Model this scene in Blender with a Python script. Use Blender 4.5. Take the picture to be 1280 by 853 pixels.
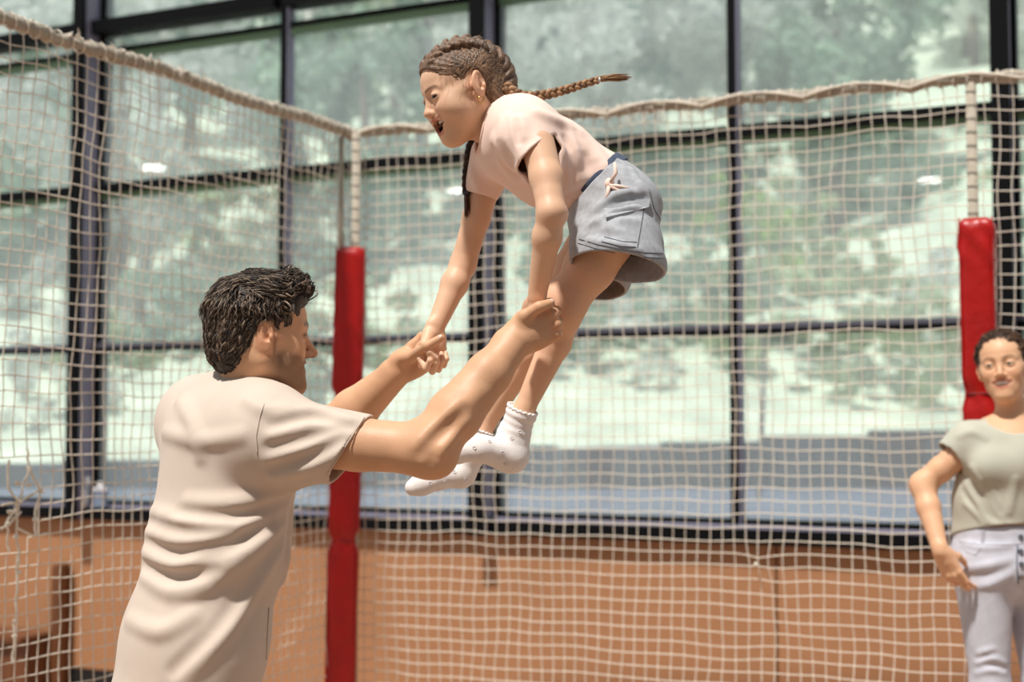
import bpy, bmesh, math, random
import numpy as np
from mathutils import Vector, Matrix

# ------------------------------------------------------------------ scene, camera, light
for o in list(bpy.data.objects):
    bpy.data.objects.remove(o)
scene = bpy.context.scene
COL = scene.collection
FPX = 1778.0                      # focal length in pixels (50 mm on a 36 mm sensor, 1280 wide)
CAMZ = 1.40
PITCH = math.atan(102.5 / FPX)
cd = bpy.data.cameras.new('camera')
cd.sensor_width = 36.0
cd.lens = 50.0
cd.clip_end = 300.0
cd.dof.use_dof = True
cd.dof.focus_distance = 2.82
cd.dof.aperture_fstop = 2.6
cam = bpy.data.objects.new('camera', cd)
cam.location = (0, 0, CAMZ)
cam.rotation_euler = (math.pi / 2 + PITCH, 0, 0)
COL.objects.link(cam)
scene.camera = cam

scene.view_settings.view_transform = 'Standard'
scene.view_settings.look = 'None'
scene.view_settings.gamma = 1.0
scene.view_settings.use_curve_mapping = False
scene.view_settings.exposure = 0.10

wd = bpy.data.worlds.new('sky')
scene.world = wd
wd.use_nodes = True
bgn = wd.node_tree.nodes['Background']
bgn.inputs[0].default_value = (0.90, 0.95, 1.0, 1)
bgn.inputs[1].default_value = 0.40

sun = bpy.data.lights.new('sun', 'SUN')
sun.energy = 4.5
sun.angle = math.radians(3.5)
sun.color = (1.0, 0.965, 0.91)
so = bpy.data.objects.new('sun', sun)
SUN_DIR = Vector((-0.26, -0.36, 0.90)).normalized()     # towards the sun; the court is left roofless to let it in
so.rotation_euler = SUN_DIR.to_track_quat('Z', 'Y').to_euler()
so.location = (0, -1, 9)
COL.objects.link(so)

# ------------------------------------------------------------------ helpers
cp, sp = math.cos(PITCH), math.sin(PITCH)
def P(x, y, Y):
    """world point seen at photo pixel (x, y) at world depth Y"""
    u = (x - 640.0) / FPX
    v = (426.5 - y) / FPX
    dy = cp - v * sp
    dz = sp + v * cp
    return np.array((u / dy * Y, Y, CAMZ + dz / dy * Y), dtype=np.float64)

def tag(o, label=None, cat=None, group=None, kind=None):
    if label: o['label'] = label
    if cat: o['category'] = cat
    if group: o['group'] = group
    if kind: o['kind'] = kind
    return o

def empty(name, loc=(0, 0, 0), parent=None):
    o = bpy.data.objects.new(name, None)
    o.location = loc
    o.empty_display_size = 0.1
    COL.objects.link(o)
    if parent: o.parent = parent
    return o

def link_mesh(name, me, mat=None, parent=None):
    o = bpy.data.objects.new(name, me)
    COL.objects.link(o)
    if mat is not None:
        me.materials.append(mat)
    if parent is not None:
        o.parent = parent
        pl = parent
        off = Vector((0, 0, 0))
        while pl is not None:
            off += Vector(pl.location)
            pl = pl.parent
        o.location = -off               # meshes are written in world coordinates
    return o

def from_py(name, verts, faces, mat=None, parent=None, smooth=False):
    me = bpy.data.meshes.new(name)
    me.from_pydata([tuple(map(float, v)) for v in verts], [], [tuple(int(i) for i in f) for f in faces])
    if smooth:
        me.polygons.foreach_set('use_smooth', [True] * len(me.polygons))
    me.update()
    return link_mesh(name, me, mat, parent)

class MB:
    """collects simple solids into one mesh"""
    def __init__(self): self.v = []; self.f = []
    def add(self, vs, fs):
        b = len(self.v)
        self.v += [tuple(map(float, v)) for v in vs]
        self.f += [tuple(b + i for i in f) for f in fs]
    def box(self, o, ax, ay, az, ch=0.0):
        """box from corner-centre o with half-axis vectors; ch = chamfer on the edges"""
        o = np.array(o, float); A = [np.array(a, float) for a in (ax, ay, az)]
        if ch <= 0:
            vs = [o + sx * A[0] + sy * A[1] + sz * A[2] for sx in (-1, 1) for sy in (-1, 1) for sz in (-1, 1)]
            self.add(vs, [(0, 1, 3, 2), (4, 6, 7, 5), (0, 4, 5, 1), (2, 3, 7, 6), (0, 2, 6, 4), (1, 5, 7, 3)])
            return
        bm = bmesh.new()
        vv = [bm.verts.new(o + sx * A[0] + sy * A[1] + sz * A[2]) for sx in (-1, 1) for sy in (-1, 1) for sz in (-1, 1)]
        for f in [(0, 1, 3, 2), (4, 6, 7, 5), (0, 4, 5, 1), (2, 3, 7, 6), (0, 2, 6, 4), (1, 5, 7, 3)]:
            bm.faces.new([vv[i] for i in f])
        bmesh.ops.bevel(bm, geom=list(bm.edges), offset=ch, segments=2, affect='EDGES')
        bm.verts.index_update()
        self.add([v.co for v in bm.verts], [[v.index for v in f.verts] for f in bm.faces])
        bm.free()
    def tube(self, pts, r, n=6, cap=True, flat=None):
        pts = [np.array(p, float) for p in pts]
        N = len(pts)
        rs = r if hasattr(r, '__len__') else [r] * N
        T = [pts[min(i + 1, N - 1)] - pts[max(i - 1, 0)] for i in range(N)]
        T = [t / (np.linalg.norm(t) + 1e-12) for t in T]
        up = np.array((0.0, 0, 1)) if abs(T[0][2]) < 0.9 else np.array((1.0, 0, 0))
        if flat is not None: up = np.array(flat, float)
        b = len(self.v); vs = []
        prev = up
        for i in range(N):
            a = prev - T[i] * np.dot(prev, T[i]); a /= (np.linalg.norm(a) + 1e-12)
            prev = a
            c = np.cross(T[i], a)
            for k in range(n):
                w = 2 * math.pi * k / n
                vs.append(pts[i] + rs[i] * (math.cos(w) * a + math.sin(w) * c))
        fs = []
        for i in range(N - 1):
            for k in range(n):
                k2 = (k + 1) % n
                fs.append((i * n + k, i * n + k2, (i + 1) * n + k2, (i + 1) * n + k))
        if cap:
            fs.append(tuple(range(n - 1, -1, -1)))
            fs.append(tuple((N - 1) * n + k for k in range(n)))
        self.add(vs, fs)
    def ball(self, c, r, seg=10, rings=7, R=None):
        c = np.array(c, float)
        r3 = np.array(r if hasattr(r, '__len__') else (r, r, r), float)
        vs = []; fs = []
        for i in range(rings + 1):
            th = math.pi * i / rings
            for k in range(seg):
                ph = 2 * math.pi * k / seg
                q = np.array((math.sin(th) * math.cos(ph), math.sin(th) * math.sin(ph), math.cos(th))) * r3
                if R is not None: q = R @ q
                vs.append(c + q)
        for i in range(rings):
            for k in range(seg):
                k2 = (k + 1) % seg
                fs.append((i * seg + k, (i + 1) * seg + k, (i + 1) * seg + k2, i * seg + k2))
        self.add(vs, fs)
    def build(self, name, mat, parent=None, smooth=False):
        return from_py(name, self.v, self.f, mat, parent, smooth)

# ------------------------------------------------------------------ materials
def srgb(r, g, b):
    def f(c):
        c /= 255.0
        return c / 12.92 if c <= 0.04045 else ((c + 0.055) / 1.055) ** 2.4
    return (f(r), f(g), f(b), 1.0)

def mat(name, col, rough=0.6, var=0.0, scale=8.0, bump=0.0, bscale=60.0, metal=0.0, spec=0.5, stretch=None,
        attr=None, sss=0.0, sheen=0.0, coat=0.0, detail=4.0, bdist=0.01):
    m = bpy.data.materials.new(name)
    m.use_nodes = True
    nt = m.node_tree
    bs = nt.nodes['Principled BSDF']
    bs.inputs['Roughness'].default_value = rough
    bs.inputs['Metallic'].default_value = metal
    bs.inputs['Specular IOR Level'].default_value = spec
    bs.inputs['Coat Weight'].default_value = coat
    if sss > 0:
        bs.inputs['Subsurface Weight'].default_value = sss
        bs.inputs['Subsurface Radius'].default_value = (1.0, 0.35, 0.2)
        bs.inputs['Subsurface Scale'].default_value = 0.012
    if sheen > 0:
        bs.inputs['Sheen Weight'].default_value = sheen
    tc = nt.nodes.new('ShaderNodeTexCoord')
    src = tc.outputs['Object']
    if stretch:
        mp = nt.nodes.new('ShaderNodeMapping')
        mp.inputs['Scale'].default_value = stretch
        nt.links.new(src, mp.inputs['Vector'])
        src = mp.outputs['Vector']
    if attr:
        at = nt.nodes.new('ShaderNodeAttribute')
        at.attribute_name = attr
        csock = at.outputs['Color']
    else:
        rgb = nt.nodes.new('ShaderNodeRGB')
        rgb.outputs[0].default_value = col
        csock = rgb.outputs[0]
    if var > 0:
        nz = nt.nodes.new('ShaderNodeTexNoise')
        nz.inputs['Scale'].default_value = scale
        nz.inputs['Detail'].default_value = detail
        nt.links.new(src, nz.inputs['Vector'])
        mr = nt.nodes.new('ShaderNodeMapRange')
        mr.inputs['From Min'].default_value = 0.25
        mr.inputs['From Max'].default_value = 0.75
        mr.inputs['To Min'].default_value = 1.0 - var
        mr.inputs['To Max'].default_value = 1.0 + var
        nt.links.new(nz.outputs['Fac'], mr.inputs['Value'])
        mx = nt.nodes.new('ShaderNodeVectorMath')
        mx.operation = 'SCALE'
        nt.links.new(csock, mx.inputs[0])
        nt.links.new(mr.outputs['Result'], mx.inputs['Scale'])
        csock = mx.outputs['Vector']
    nt.links.new(csock, bs.inputs['Base Color'])
    if bump > 0:
        nb = nt.nodes.new('ShaderNodeTexNoise')
        nb.inputs['Scale'].default_value = bscale
        nb.inputs['Detail'].default_value = 5.0
        nt.links.new(src, nb.inputs['Vector'])
        bp = nt.nodes.new('ShaderNodeBump')
        bp.inputs['Strength'].default_value = bump
        bp.inputs['Distance'].default_value = bdist
        nt.links.new(nb.outputs['Fac'], bp.inputs['Height'])
        nt.links.new(bp.outputs['Normal'], bs.inputs['Normal'])
    return m

def glass_mat():
    m = bpy.data.materials.new('veiled_glass')
    m.use_nodes = True
    nt = m.node_tree
    nt.nodes.clear()
    out = nt.nodes.new('ShaderNodeOutputMaterial')
    tr = nt.nodes.new('ShaderNodeBsdfTransparent')
    tr.inputs[0].default_value = (0.93, 0.97, 0.97, 1)
    tl = nt.nodes.new('ShaderNodeBsdfTranslucent')
    tl.inputs[0].default_value = (0.86, 0.92, 0.95, 1)
    df = nt.nodes.new('ShaderNodeBsdfDiffuse')
    df.inputs[0].default_value = (0.86, 0.92, 0.95, 1)
    mA = nt.nodes.new('ShaderNodeMixShader'); mA.inputs[0].default_value = 0.6
    nt.links.new(df.outputs[0], mA.inputs[1]); nt.links.new(tl.outputs[0], mA.inputs[2])
    gl = nt.nodes.new('ShaderNodeBsdfGlossy')
    gl.inputs['Color'].default_value = (1, 1, 1, 1)
    gl.inputs['Roughness'].default_value = 0.0
    mB = nt.nodes.new('ShaderNodeMixShader')
    tc = nt.nodes.new('ShaderNodeTexCoord')
    nz = nt.nodes.new('ShaderNodeTexNoise')
    nz.inputs['Scale'].default_value = 0.7
    nz.inputs['Detail'].default_value = 5
    nt.links.new(tc.outputs['Object'], nz.inputs['Vector'])
    mr = nt.nodes.new('ShaderNodeMapRange')
    mr.inputs['To Min'].default_value = GLASS_VEIL - 0.05
    mr.inputs['To Max'].default_value = GLASS_VEIL + 0.05
    nt.links.new(nz.outputs['Fac'], mr.inputs['Value'])
    nt.links.new(mr.outputs['Result'], mB.inputs[0])
    nt.links.new(tr.outputs[0], mB.inputs[1]); nt.links.new(mA.outputs[0], mB.inputs[2])
    mC = nt.nodes.new('ShaderNodeMixShader')
    mC.inputs[0].default_value = 0.06
    nt.links.new(mB.outputs[0], mC.inputs[1]); nt.links.new(gl.outputs[0], mC.inputs[2])
    nt.links.new(mC.outputs[0], out.inputs[0])
    return m
GLASS_VEIL = 0.20  # milky haze and reflected room light put into the panes as colour

def leaf_mat(name, col, var):
    m = bpy.data.materials.new(name)
    m.use_nodes = True
    nt = m.node_tree
    nt.nodes.clear()
    out = nt.nodes.new('ShaderNodeOutputMaterial')
    tc = nt.nodes.new('ShaderNodeTexCoord')
    nz = nt.nodes.new('ShaderNodeTexNoise'); nz.inputs['Scale'].default_value = 1.1; nz.inputs['Detail'].default_value = 5
    nt.links.new(tc.outputs['Object'], nz.inputs['Vector'])
    mr = nt.nodes.new('ShaderNodeMapRange'); mr.inputs['From Min'].default_value = 0.3; mr.inputs['From Max'].default_value = 0.7
    mr.inputs['To Min'].default_value = 1.0 - var; mr.inputs['To Max'].default_value = 1.08
    nt.links.new(nz.outputs['Fac'], mr.inputs['Value'])
    mx = nt.nodes.new('ShaderNodeVectorMath'); mx.operation = 'SCALE'; mx.inputs[0].default_value = col[:3]
    nt.links.new(mr.outputs['Result'], mx.inputs['Scale'])
    df = nt.nodes.new('ShaderNodeBsdfDiffuse'); tl = nt.nodes.new('ShaderNodeBsdfTranslucent'); ms = nt.nodes.new('ShaderNodeMixShader')
    ms.inputs[0].default_value = 0.42
    nt.links.new(mx.outputs['Vector'], df.inputs[0]); nt.links.new(mx.outputs['Vector'], tl.inputs[0])
    nt.links.new(df.outputs[0], ms.inputs[1]); nt.links.new(tl.outputs[0], ms.inputs[2]); nt.links.new(ms.outputs[0], out.inputs[0])
    return m

def emit_mat(name, col, s):
    m = bpy.data.materials.new(name)
    m.use_nodes = True
    bs = m.node_tree.nodes['Principled BSDF']
    bs.inputs['Base Color'].default_value = col
    bs.inputs['Emission Color'].default_value = col
    bs.inputs['Emission Strength'].default_value = s
    return m

M = {
    'frame': mat('black_frame', srgb(9, 10, 13), 0.6, 0.15, 3, spec=0.12),
    'frame_side': mat('grey_lavender_metal', srgb(142, 140, 160), 0.55, 0.1, 4),
    'rail': mat('dark_rail', srgb(86, 86, 98), 0.5, 0.1, 4),
    'reflection_strip': mat('green_reflection', srgb(112, 146, 112), 0.6, 0.1, 6),
    'glass': glass_mat(),
    'board': mat('ochre_board', srgb(168, 120, 84), 0.62, 0.06, 2.5, 0.15, 40),
    'board_edge': mat('board_joint', srgb(120, 70, 38), 0.8),
    'dark_wood': mat('dark_brown_wood', srgb(104, 62, 34), 0.55, 0.25, 6, 0.2, 50, stretch=(6, 6, 1)),
    'black': mat('black_base', srgb(20, 19, 20), 0.6, 0.1, 5),
    'floor': mat('tan_mat_floor', srgb(158, 128, 104), 0.7, 0.1, 2, 0.1, 80),
    'bed': mat('trampoline_bed', srgb(120, 98, 84), 0.8, 0.15, 60, 0.3, 400),
    'ceil': mat('ceiling_paint', srgb(200, 198, 192), 0.9, 0.05, 1),
    'cord': mat('beige_cord', srgb(230, 220, 204), 0.9, 0.12, 90, 0.5, 500, bdist=0.002),
    'sleeve': mat('beige_webbing', srgb(172, 162, 146), 0.92, 0.16, 40, 0.6, 160, bdist=0.004),
    'lace_dark': mat('dark_lacing', srgb(70, 60, 52), 0.9),
    'red': mat('red_vinyl', srgb(168, 12, 8), 0.36, 0.12, 10, 0.25, 22, spec=0.5, bdist=0.02),
    'red_dark': mat('red_vinyl_seam', srgb(128, 8, 10), 0.5),
    'blue_foot': mat('blue_pad', srgb(54, 52, 130), 0.5, 0.1, 8),
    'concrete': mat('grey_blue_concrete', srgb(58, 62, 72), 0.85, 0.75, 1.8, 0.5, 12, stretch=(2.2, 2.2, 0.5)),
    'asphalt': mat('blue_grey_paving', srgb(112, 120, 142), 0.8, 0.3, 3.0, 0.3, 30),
    'grass': mat('meadow_grass', srgb(220, 229, 208), 0.95, 0.3, 2.0, 0.5, 20),  # lightened far beyond grass: outdoor glare put into its colour
    'leaf_a': leaf_mat('leaf_green', srgb(194, 216, 192), 0.42),  # this and the next leaf tones bleached to carry outdoor glare and haze
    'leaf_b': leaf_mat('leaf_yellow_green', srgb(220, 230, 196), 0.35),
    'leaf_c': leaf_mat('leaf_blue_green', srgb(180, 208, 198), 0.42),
    'leaf_d': leaf_mat('leaf_bleached', srgb(244, 246, 240), 0.25),
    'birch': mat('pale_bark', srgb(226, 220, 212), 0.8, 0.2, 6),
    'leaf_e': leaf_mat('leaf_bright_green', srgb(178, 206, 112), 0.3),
    'bark': mat('bark', srgb(150, 136, 122), 0.9, 0.3, 9, 0.4, 30),
    'white_plastic': mat('white_plastic', srgb(226, 228, 234), 0.4),
    'blue_plastic': mat('grey_blue_plastic', srgb(120, 134, 156), 0.4),
    'lamp': emit_mat('lamp_glow', (1.0, 0.96, 0.9, 1), 22.0),
    'lamp_rim': mat('lamp_rim', srgb(230, 230, 230), 0.4),
}
# ------------------------------------------------------------------ the glazed wall
TH = math.atan(FPX / 3740.0)
WD = np.array((math.cos(TH), -math.sin(TH), 0.0))       # along the wall, to the right
WN = np.array((-math.sin(TH), -math.cos(TH), 0.0))      # out of the wall, into the room
W0 = np.array((-2.37, 7.8, 0.0))                        # wall point seen at x = 100
UP = np.array((0.0, 0, 1))
def on_wall(x, y, out=0.0):
    """(s, z) on the wall plane (moved out into the room) seen at pixel x, y"""
    r = P(x, y, 1.0) - np.array((0, 0, CAMZ))
    c = np.array((0, 0, CAMZ))
    w = W0 + WN * out
    t = np.dot(w - c, WN) / np.dot(r, WN)
    q = c + r * t
    return float(np.dot(q - W0, WD)), float(q[2])
def WP(s, z, out=0.0):
    return W0 + WD * s + WN * out + UP * z

S_MIN, S_MAX = -4.6, 8.4
Z_SILL = on_wall(600, 665)[1] + 0.0
def wall_box(mb, s0, s1, z0, z1, o0, o1, ch=0.0):
    mb.box(WP((s0 + s1) / 2, (z0 + z1) / 2, (o0 + o1) / 2), WD * (s1 - s0) / 2, WN * (o1 - o0) / 2, UP * (z1 - z0) / 2, ch)

# heights of the horizontals, read along x = 600
def zz(x, y): return on_wall(x, y)[1]
z_sill_b = zz(600, 666)
z_sill_t = zz(600, 641)
z_low_b, z_low_t = zz(760, 423), zz(760, 411)
z_mid_b, z_mid_t = zz(1000, 166), zz(1000, 152)
z_top_b, z_top_t = zz(240, 36), zz(240, 19)
z_head = z_top_t + 1.7
posts_s = [on_wall(94, 300, 0.16)[0], on_wall(595, 300, 0.16)[0], on_wall(1254, 300, 0.16)[0]]
thin_s = [on_wall(352, 300, 0.05)[0], on_wall(916, 300, 0.05)[0]]
BAY = (posts_s[2] - posts_s[0]) / 4
posts_s = [posts_s[0] - 2 * BAY] + posts_s
thin_s = [posts_s[1] - BAY] + thin_s + [posts_s[3] + BAY]
cols = [S_MIN] + sorted(posts_s + thin_s) + [S_MAX]
bandz = [(z_sill_t, z_low_b), (z_low_t, z_mid_b), (z_mid_t, z_top_b), (z_top_t + 0.03, z_head)]

win = empty('window_1', WP(1.5, 0))
win['kind'] = 'structure'
for i in range(len(cols) - 1):
    for (a, b) in bandz:
        m = MB()
        wall_box(m, cols[i] + 0.005, cols[i + 1] - 0.005, a - 0.02, b + 0.02, -0.004, 0.004)
        m.build('pane', M['glass'], win)
for s in posts_s:
    m = MB(); wall_box(m, s - 0.036, s + 0.036, z_sill_b, z_head, 0.145, 0.17)
    wall_box(m, s - 0.05, s + 0.05, z_sill_b, z_head, -0.06, 0.03)
    p = m.build('mullion', M['frame'], win)
    m = MB(); wall_box(m, s - 0.026, s + 0.030, z_sill_b, z_head, 0.03, 0.145)
    m.build('mullion_web', M['frame_side'], p)
for s in thin_s:
    m = MB(); wall_box(m, s - 0.019, s + 0.019, z_sill_b, z_head, -0.03, 0.05)
    p = m.build('mullion', M['frame'], win)
    m = MB(); wall_box(m, s + 0.019, s + 0.024, z_sill_b, z_head, -0.02, 0.045)
    m.build('mullion_web', M['frame_side'], p)
def transom(z0, z1, out, reflection_strip, light=False, top=False):
    for i in range(len(cols) - 1):
        a, b = cols[i] + 0.03, cols[i + 1] - 0.03
        m = MB()
        if light:
            wall_box(m, a, b, z0, z0 + (z1 - z0) * 0.5, -0.03, out)
        else:
            wall_box(m, a, b, z0, z1, -0.03, out)
        p = m.build('transom', M['frame'], win)
        if light:
            m = MB(); wall_box(m, a, b, z0 + (z1 - z0) * 0.5, z1, -0.03, out - 0.004)
            m.build('transom_rail', M['rail'], p)
        if reflection_strip > 0:  # green strip: outdoor green reflected on the underside, put in as colour
            m = MB(); wall_box(m, a, b, z0 - reflection_strip, z0, -0.02, 0.02)
            m.build('reflection_strip', M['reflection_strip'], p)
transom(z_low_b, z_low_t, 0.045, 0.0, light=True)
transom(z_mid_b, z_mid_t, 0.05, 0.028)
transom(z_top_b + 0.02, z_top_t + 0.02, 0.10, 0.0)
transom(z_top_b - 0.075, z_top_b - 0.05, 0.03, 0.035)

# sill, boarded wall below it
m = MB(); wall_box(m, S_MIN, S_MAX, z_sill_b, z_sill_b + 0.062, -0.10, 0.10)
sill = m.build('sill', M['frame'], win)
m = MB(); wall_box(m, S_MIN, S_MAX, z_sill_b + 0.062, z_sill_b + 0.078, -0.10, 0.07)
m.build('sill_rail', M['frame_side'], sill)
m = MB(); wall_box(m, S_MIN, S_MAX, z_sill_b + 0.078, z_sill_t + 0.005, -0.06, 0.03)
m.build('sill_frame', M['frame'], sill)

wb = empty('wall_back', WP(1.5, 0)); wb['kind'] = 'structure'
m = MB(); wall_box(m, S_MIN, S_MAX, 0.0, z_sill_b, -0.10, 0.030)
m.build('backing', M['board_edge'], wb)
sj = on_wall(971, 760, 0.05)[0]
js = [S_MIN, sj - 6.675, sj - 4.45, sj - 2.225, sj, sj + 2.225, S_MAX]
for i in range(len(js) - 1):
    m = MB(); wall_box(m, js[i] + 0.004, js[i + 1] - 0.004, 0.085, z_sill_b - 0.002, 0.030, 0.05, 0.003)
    m.build('panel', M['board'], wb)
m = MB(); wall_box(m, S_MIN, S_MAX, 0.0, 0.08, 0.03, 0.06, 0.004)
bb = m.build('baseboard_back', M['black']); bb['kind'] = 'structure'

m = MB(); m.box((1.0, 1.0, -0.05), (9, 0, 0), (0, 0, 0), (0, 0, 0.05))
m = MB(); m.box((0.5, -6.0, -0.06), (9, 0, 0), (0, 16.5, 0), (0, 0, 0.06))
fl = m.build('floor', M['floor']); fl['kind'] = 'structure'
# ceiling of the hall behind the camera (left open over the court to let sun and sky in)
CEZ = 6.0
m = MB(); m.box((0.5, -11.0, CEZ + 0.06), (14, 0, 0), (0, 9.5, 0), (0, 0, 0.06))
ce = m.build('ceiling', M['ceil']); ce['kind'] = 'structure'
ce_lab = ['round white ceiling lamp mirrored in the glass above the man', 'round white ceiling lamp mirrored in the glass behind the braid',
          'round white ceiling lamp mirrored in the right-hand pane', 'round white ceiling lamp mirrored just over the net border']
for (px, py), lb in zip([(192, 206), (572, 235), (1163, 222), (1088, 104)], ce_lab):
    r = P(px, py, 1.0) - np.array((0, 0, CAMZ)); c = np.array((0, 0, CAMZ))
    t = np.dot(W0 - c, WN) / np.dot(r, WN); q = c + r * t
    r2 = r - 2 * np.dot(r, WN) * WN
    e = q + r2 * ((CEZ - q[2]) / r2[2])
    lp = empty('ceiling_lamp', (e[0], e[1], CEZ)); tag(lp, lb, 'lamp', 'round lamps of the hall ceiling')
    m = MB(); m.tube([e + UP * 0.0, e - UP * 0.05], [0.24, 0.23], 24); m.build('lamp_rim', M['lamp_rim'], lp)
    m = MB(); m.tube([e - UP * 0.05, e - UP * 0.06], [0.21, 0.20], 24); m.build('diffuser', M['lamp'], lp)

# things at the foot of the left window
def wall_pt(x, y, out): 
    s, z = on_wall(x, y, out); return WP(s, z, out)
s0, zb = on_wall(76, 800, 0.10)
rk = empty('wooden_bench', WP(s0 - 0.12, 0, 0.2))
tag(rk, 'dark brown wooden bench end against the ochre wall', 'bench')
a, _ = on_wall(65, 760, 0.12); b, _ = on_wall(80, 760, 0.12)
zt = on_wall(72, 706, 0.12)[1]
m = MB(); wall_box(m, a, b, 0.0, zt, 0.06, 0.14, 0.012); m.build('end_panel', M['dark_wood'], rk)
zs = on_wall(30, 792, 0.2)[1]
m = MB(); wall_box(m, a - 0.8, a, zs - 0.035, zs, 0.07, 0.34, 0.006); m.build('seat', M['dark_wood'], rk)
m = MB(); wall_box(m, a - 0.8, a, 0.0, zs - 0.036, 0.075, 0.30, 0.004); m.build('front_board', M['dark_wood'], rk)

s1, z1 = on_wall(105, 610, 0.08)
bt = empty('spray_bottle', WP(s1, z_sill_b + 0.062, 0.085)); tag(bt, 'small white spray bottle standing on the black window sill', 'bottle')
b0 = WP(s1, z_sill_b + 0.063, 0.085)
m = MB(); m.tube([b0, b0 + UP * 0.004, b0 + UP * 0.085, b0 + UP * 0.105, b0 + UP * 0.12], [0.024, 0.028, 0.028, 0.014, 0.012], 14); m.build('body', M['white_plastic'], bt, True)
m = MB(); m.tube([b0 + UP * 0.12, b0 + UP * 0.135], [0.014, 0.014], 12); m.box(b0 + UP * 0.15 + WD * 0.008, WD * 0.032, WN * 0.010, UP * 0.014, 0.004)
m.box(b0 + UP * 0.125 + WD * 0.032, WD * 0.004, WN * 0.006, UP * 0.018, 0.002); m.build('trigger_head', M['white_plastic'], bt)
s2, _ = on_wall(126, 600, 0.085)
b0 = WP(s2, z_sill_b + 0.063, 0.085)
bx = empty('plastic_box', tuple(b0)); tag(bx, 'grey-blue plastic box with white lid on the window sill', 'box')
m = MB(); m.box(b0 + UP * 0.045, WD * 0.045, WN * 0.014, UP * 0.045, 0.006); m.build('body', M['blue_plastic'], bx)
m = MB(); m.box(b0 + UP * 0.098, WD * 0.047, WN * 0.015, UP * 0.008, 0.003); m.tube([b0 + UP * 0.105, b0 + UP * 0.14], [0.02, 0.016], 12); m.build('lid', M['white_plastic'], bx)

# ------------------------------------------------------------------ nets and posts
CORN = np.array((-0.645, 5.60, 0.0)); NTOP = 2.546
POSTR = np.array((P(1215, 180, 4.70)[0], 4.70, 0.0))
RD = (POSTR - CORN); RLEN = np.linalg.norm(RD); RD = RD / RLEN
LD = np.array((-1.44, 4.0, 0.0)) - CORN; LD = LD / np.linalg.norm(LD)
RN = np.array((RD[1], -RD[0], 0)); LN = np.array((-LD[1], LD[0], 0))
if RN[1] > 0: RN = -RN
if LN[1] > 0: LN = -LN
CELL = 0.0455
rng = np.random.RandomState(4)
def smooth_noise(n1, n2, amp, seed):
    r = np.random.RandomState(seed)
    a = r.randn(n1, n2)
    for ax in (0, 1):
        for _ in range(3):
            a = (np.roll(a, 1, ax) + 2 * a + np.roll(a, -1, ax)) / 4
    return a / (a.std() + 1e-9) * amp

def netting(name, org, D, N, L, ztop, zbot, scallop, seed, pins, drop=None, offs=0.0):
    nu = int(L / CELL) + 1; nv = int((ztop - zbot) / CELL) + 1
    U = np.arange(nu)[:, None] * CELL + offs; V = np.arange(nv)[None, :] * CELL
    du = smooth_noise(nu, nv, 0.004, seed); dz = smooth_noise(nu, nv, 0.0035, seed + 1); dn = smooth_noise(nu, nv, 0.006, seed + 2)
    sc = np.array([scallop(u) for u in U[:, 0]])[:, None]
    z = ztop - V - 0.012 + sc * np.exp(-V / 0.35) + dz
    belly = np.sin(np.clip(U / max(RLEN, 0.1), 0, 1) * math.pi) * np.sin(np.clip(V / 2.4, 0, 1) * math.pi) * -0.05
    pos = org + D * (U + du)[..., None] + N * (dn + belly)[..., None] + UP * z[..., None]
    for (pu, pz, rad, st) in pins:
        c = org + D * pu + UP * pz
        w = np.exp(-(((pos - c) ** 2).sum(-1)) / rad ** 2)
        pos = pos + (c - pos) * (w * st)[..., None]
    mb = MB()
    R_ = 0.0019
    def strand(pts): mb.tube(pts, R_, 4)
    def runs(ok, pts):
        cur = []
        for k in range(len(pts)):
            if ok[k]: cur.append(pts[k])
            else:
                if len(cur) > 1: strand(cur)
                cur = []
        if len(cur) > 1: strand(cur)
    keep = np.ones((nu, nv), bool)
    if drop is not None:
        keep = ~drop(U + 0 * V, z)
    for i in range(nu): runs(keep[i], pos[i])
    for j in range(nv): runs(keep[:, j], pos[:, j])
    return mb, pos, keep

def scal_r(u):
    return 0.016 * abs(math.sin(u / 0.36 * math.pi)) - 0.012
def scal_l(u):
    return 0.004 * math.sin(u * 31)
# right panel and its continuation past the right post
nr = empty('safety_net', tuple(CORN + RD * 1.2)); tag(nr, 'beige knotted safety net panel stretched between the two red posts', 'net', 'court nets')
uk = None
pk = P(945, 708, 5.0)
# where the pulled-together knot sits on the panel
rr = P(945, 706, 1.0) - np.array((0, 0, CAMZ)); t = np.dot(CORN + np.array((0, 0, 0)) - np.array((0, 0, CAMZ)), RN) / np.dot(rr, RN)
kq = np.array((0, 0, CAMZ)) + rr * t; ku = float(np.dot(kq - CORN, RD)); kz = float(kq[2])
mb, posr, _ = netting('net', CORN, RD, RN, RLEN + 0.9, NTOP, 0.06, scal_r, 11, [(ku, kz, 0.055, 0.75)], offs=0.03)
mb.build('netting', M['cord'], nr)['kind'] = 'stuff'
m = MB(); m.ball(kq, 0.008, 8, 6); m.build('knot', M['cord'], nr, True)
def border(org, D, N, L, ztop, seed, rad, scal):
    r = np.random.RandomState(seed); m = MB(); pts = []; rs = []
    n = int(L / 0.012)
    for i in range(n + 1):
        u = L * i / n
        pts.append(org + D * u + UP * (ztop + 0.004 + 0.5 * scal(u) + 0.002 * math.sin(u * 47 + seed)) + N * 0.004 * math.sin(u * 23))
        rs.append(rad * (1 + 0.12 * math.sin(u * 61 + 1) + 0.10 * r.randn()))
    m.tube(pts, rs, 8)
    return m
m = border(CORN, RD, RN, RLEN + 0.9, NTOP, 3, 0.0195, scal_r); m.build('border_tape', M['sleeve'], nr, True)
m = MB(); pts = []
for i in range(int((RLEN + 0.9) / 0.02)):
    u = i * 0.02
    pts.append(CORN + RD * u + RN * 0.022 + UP * (NTOP + 0.010 + 1.9 * scal_r(u)))
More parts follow.
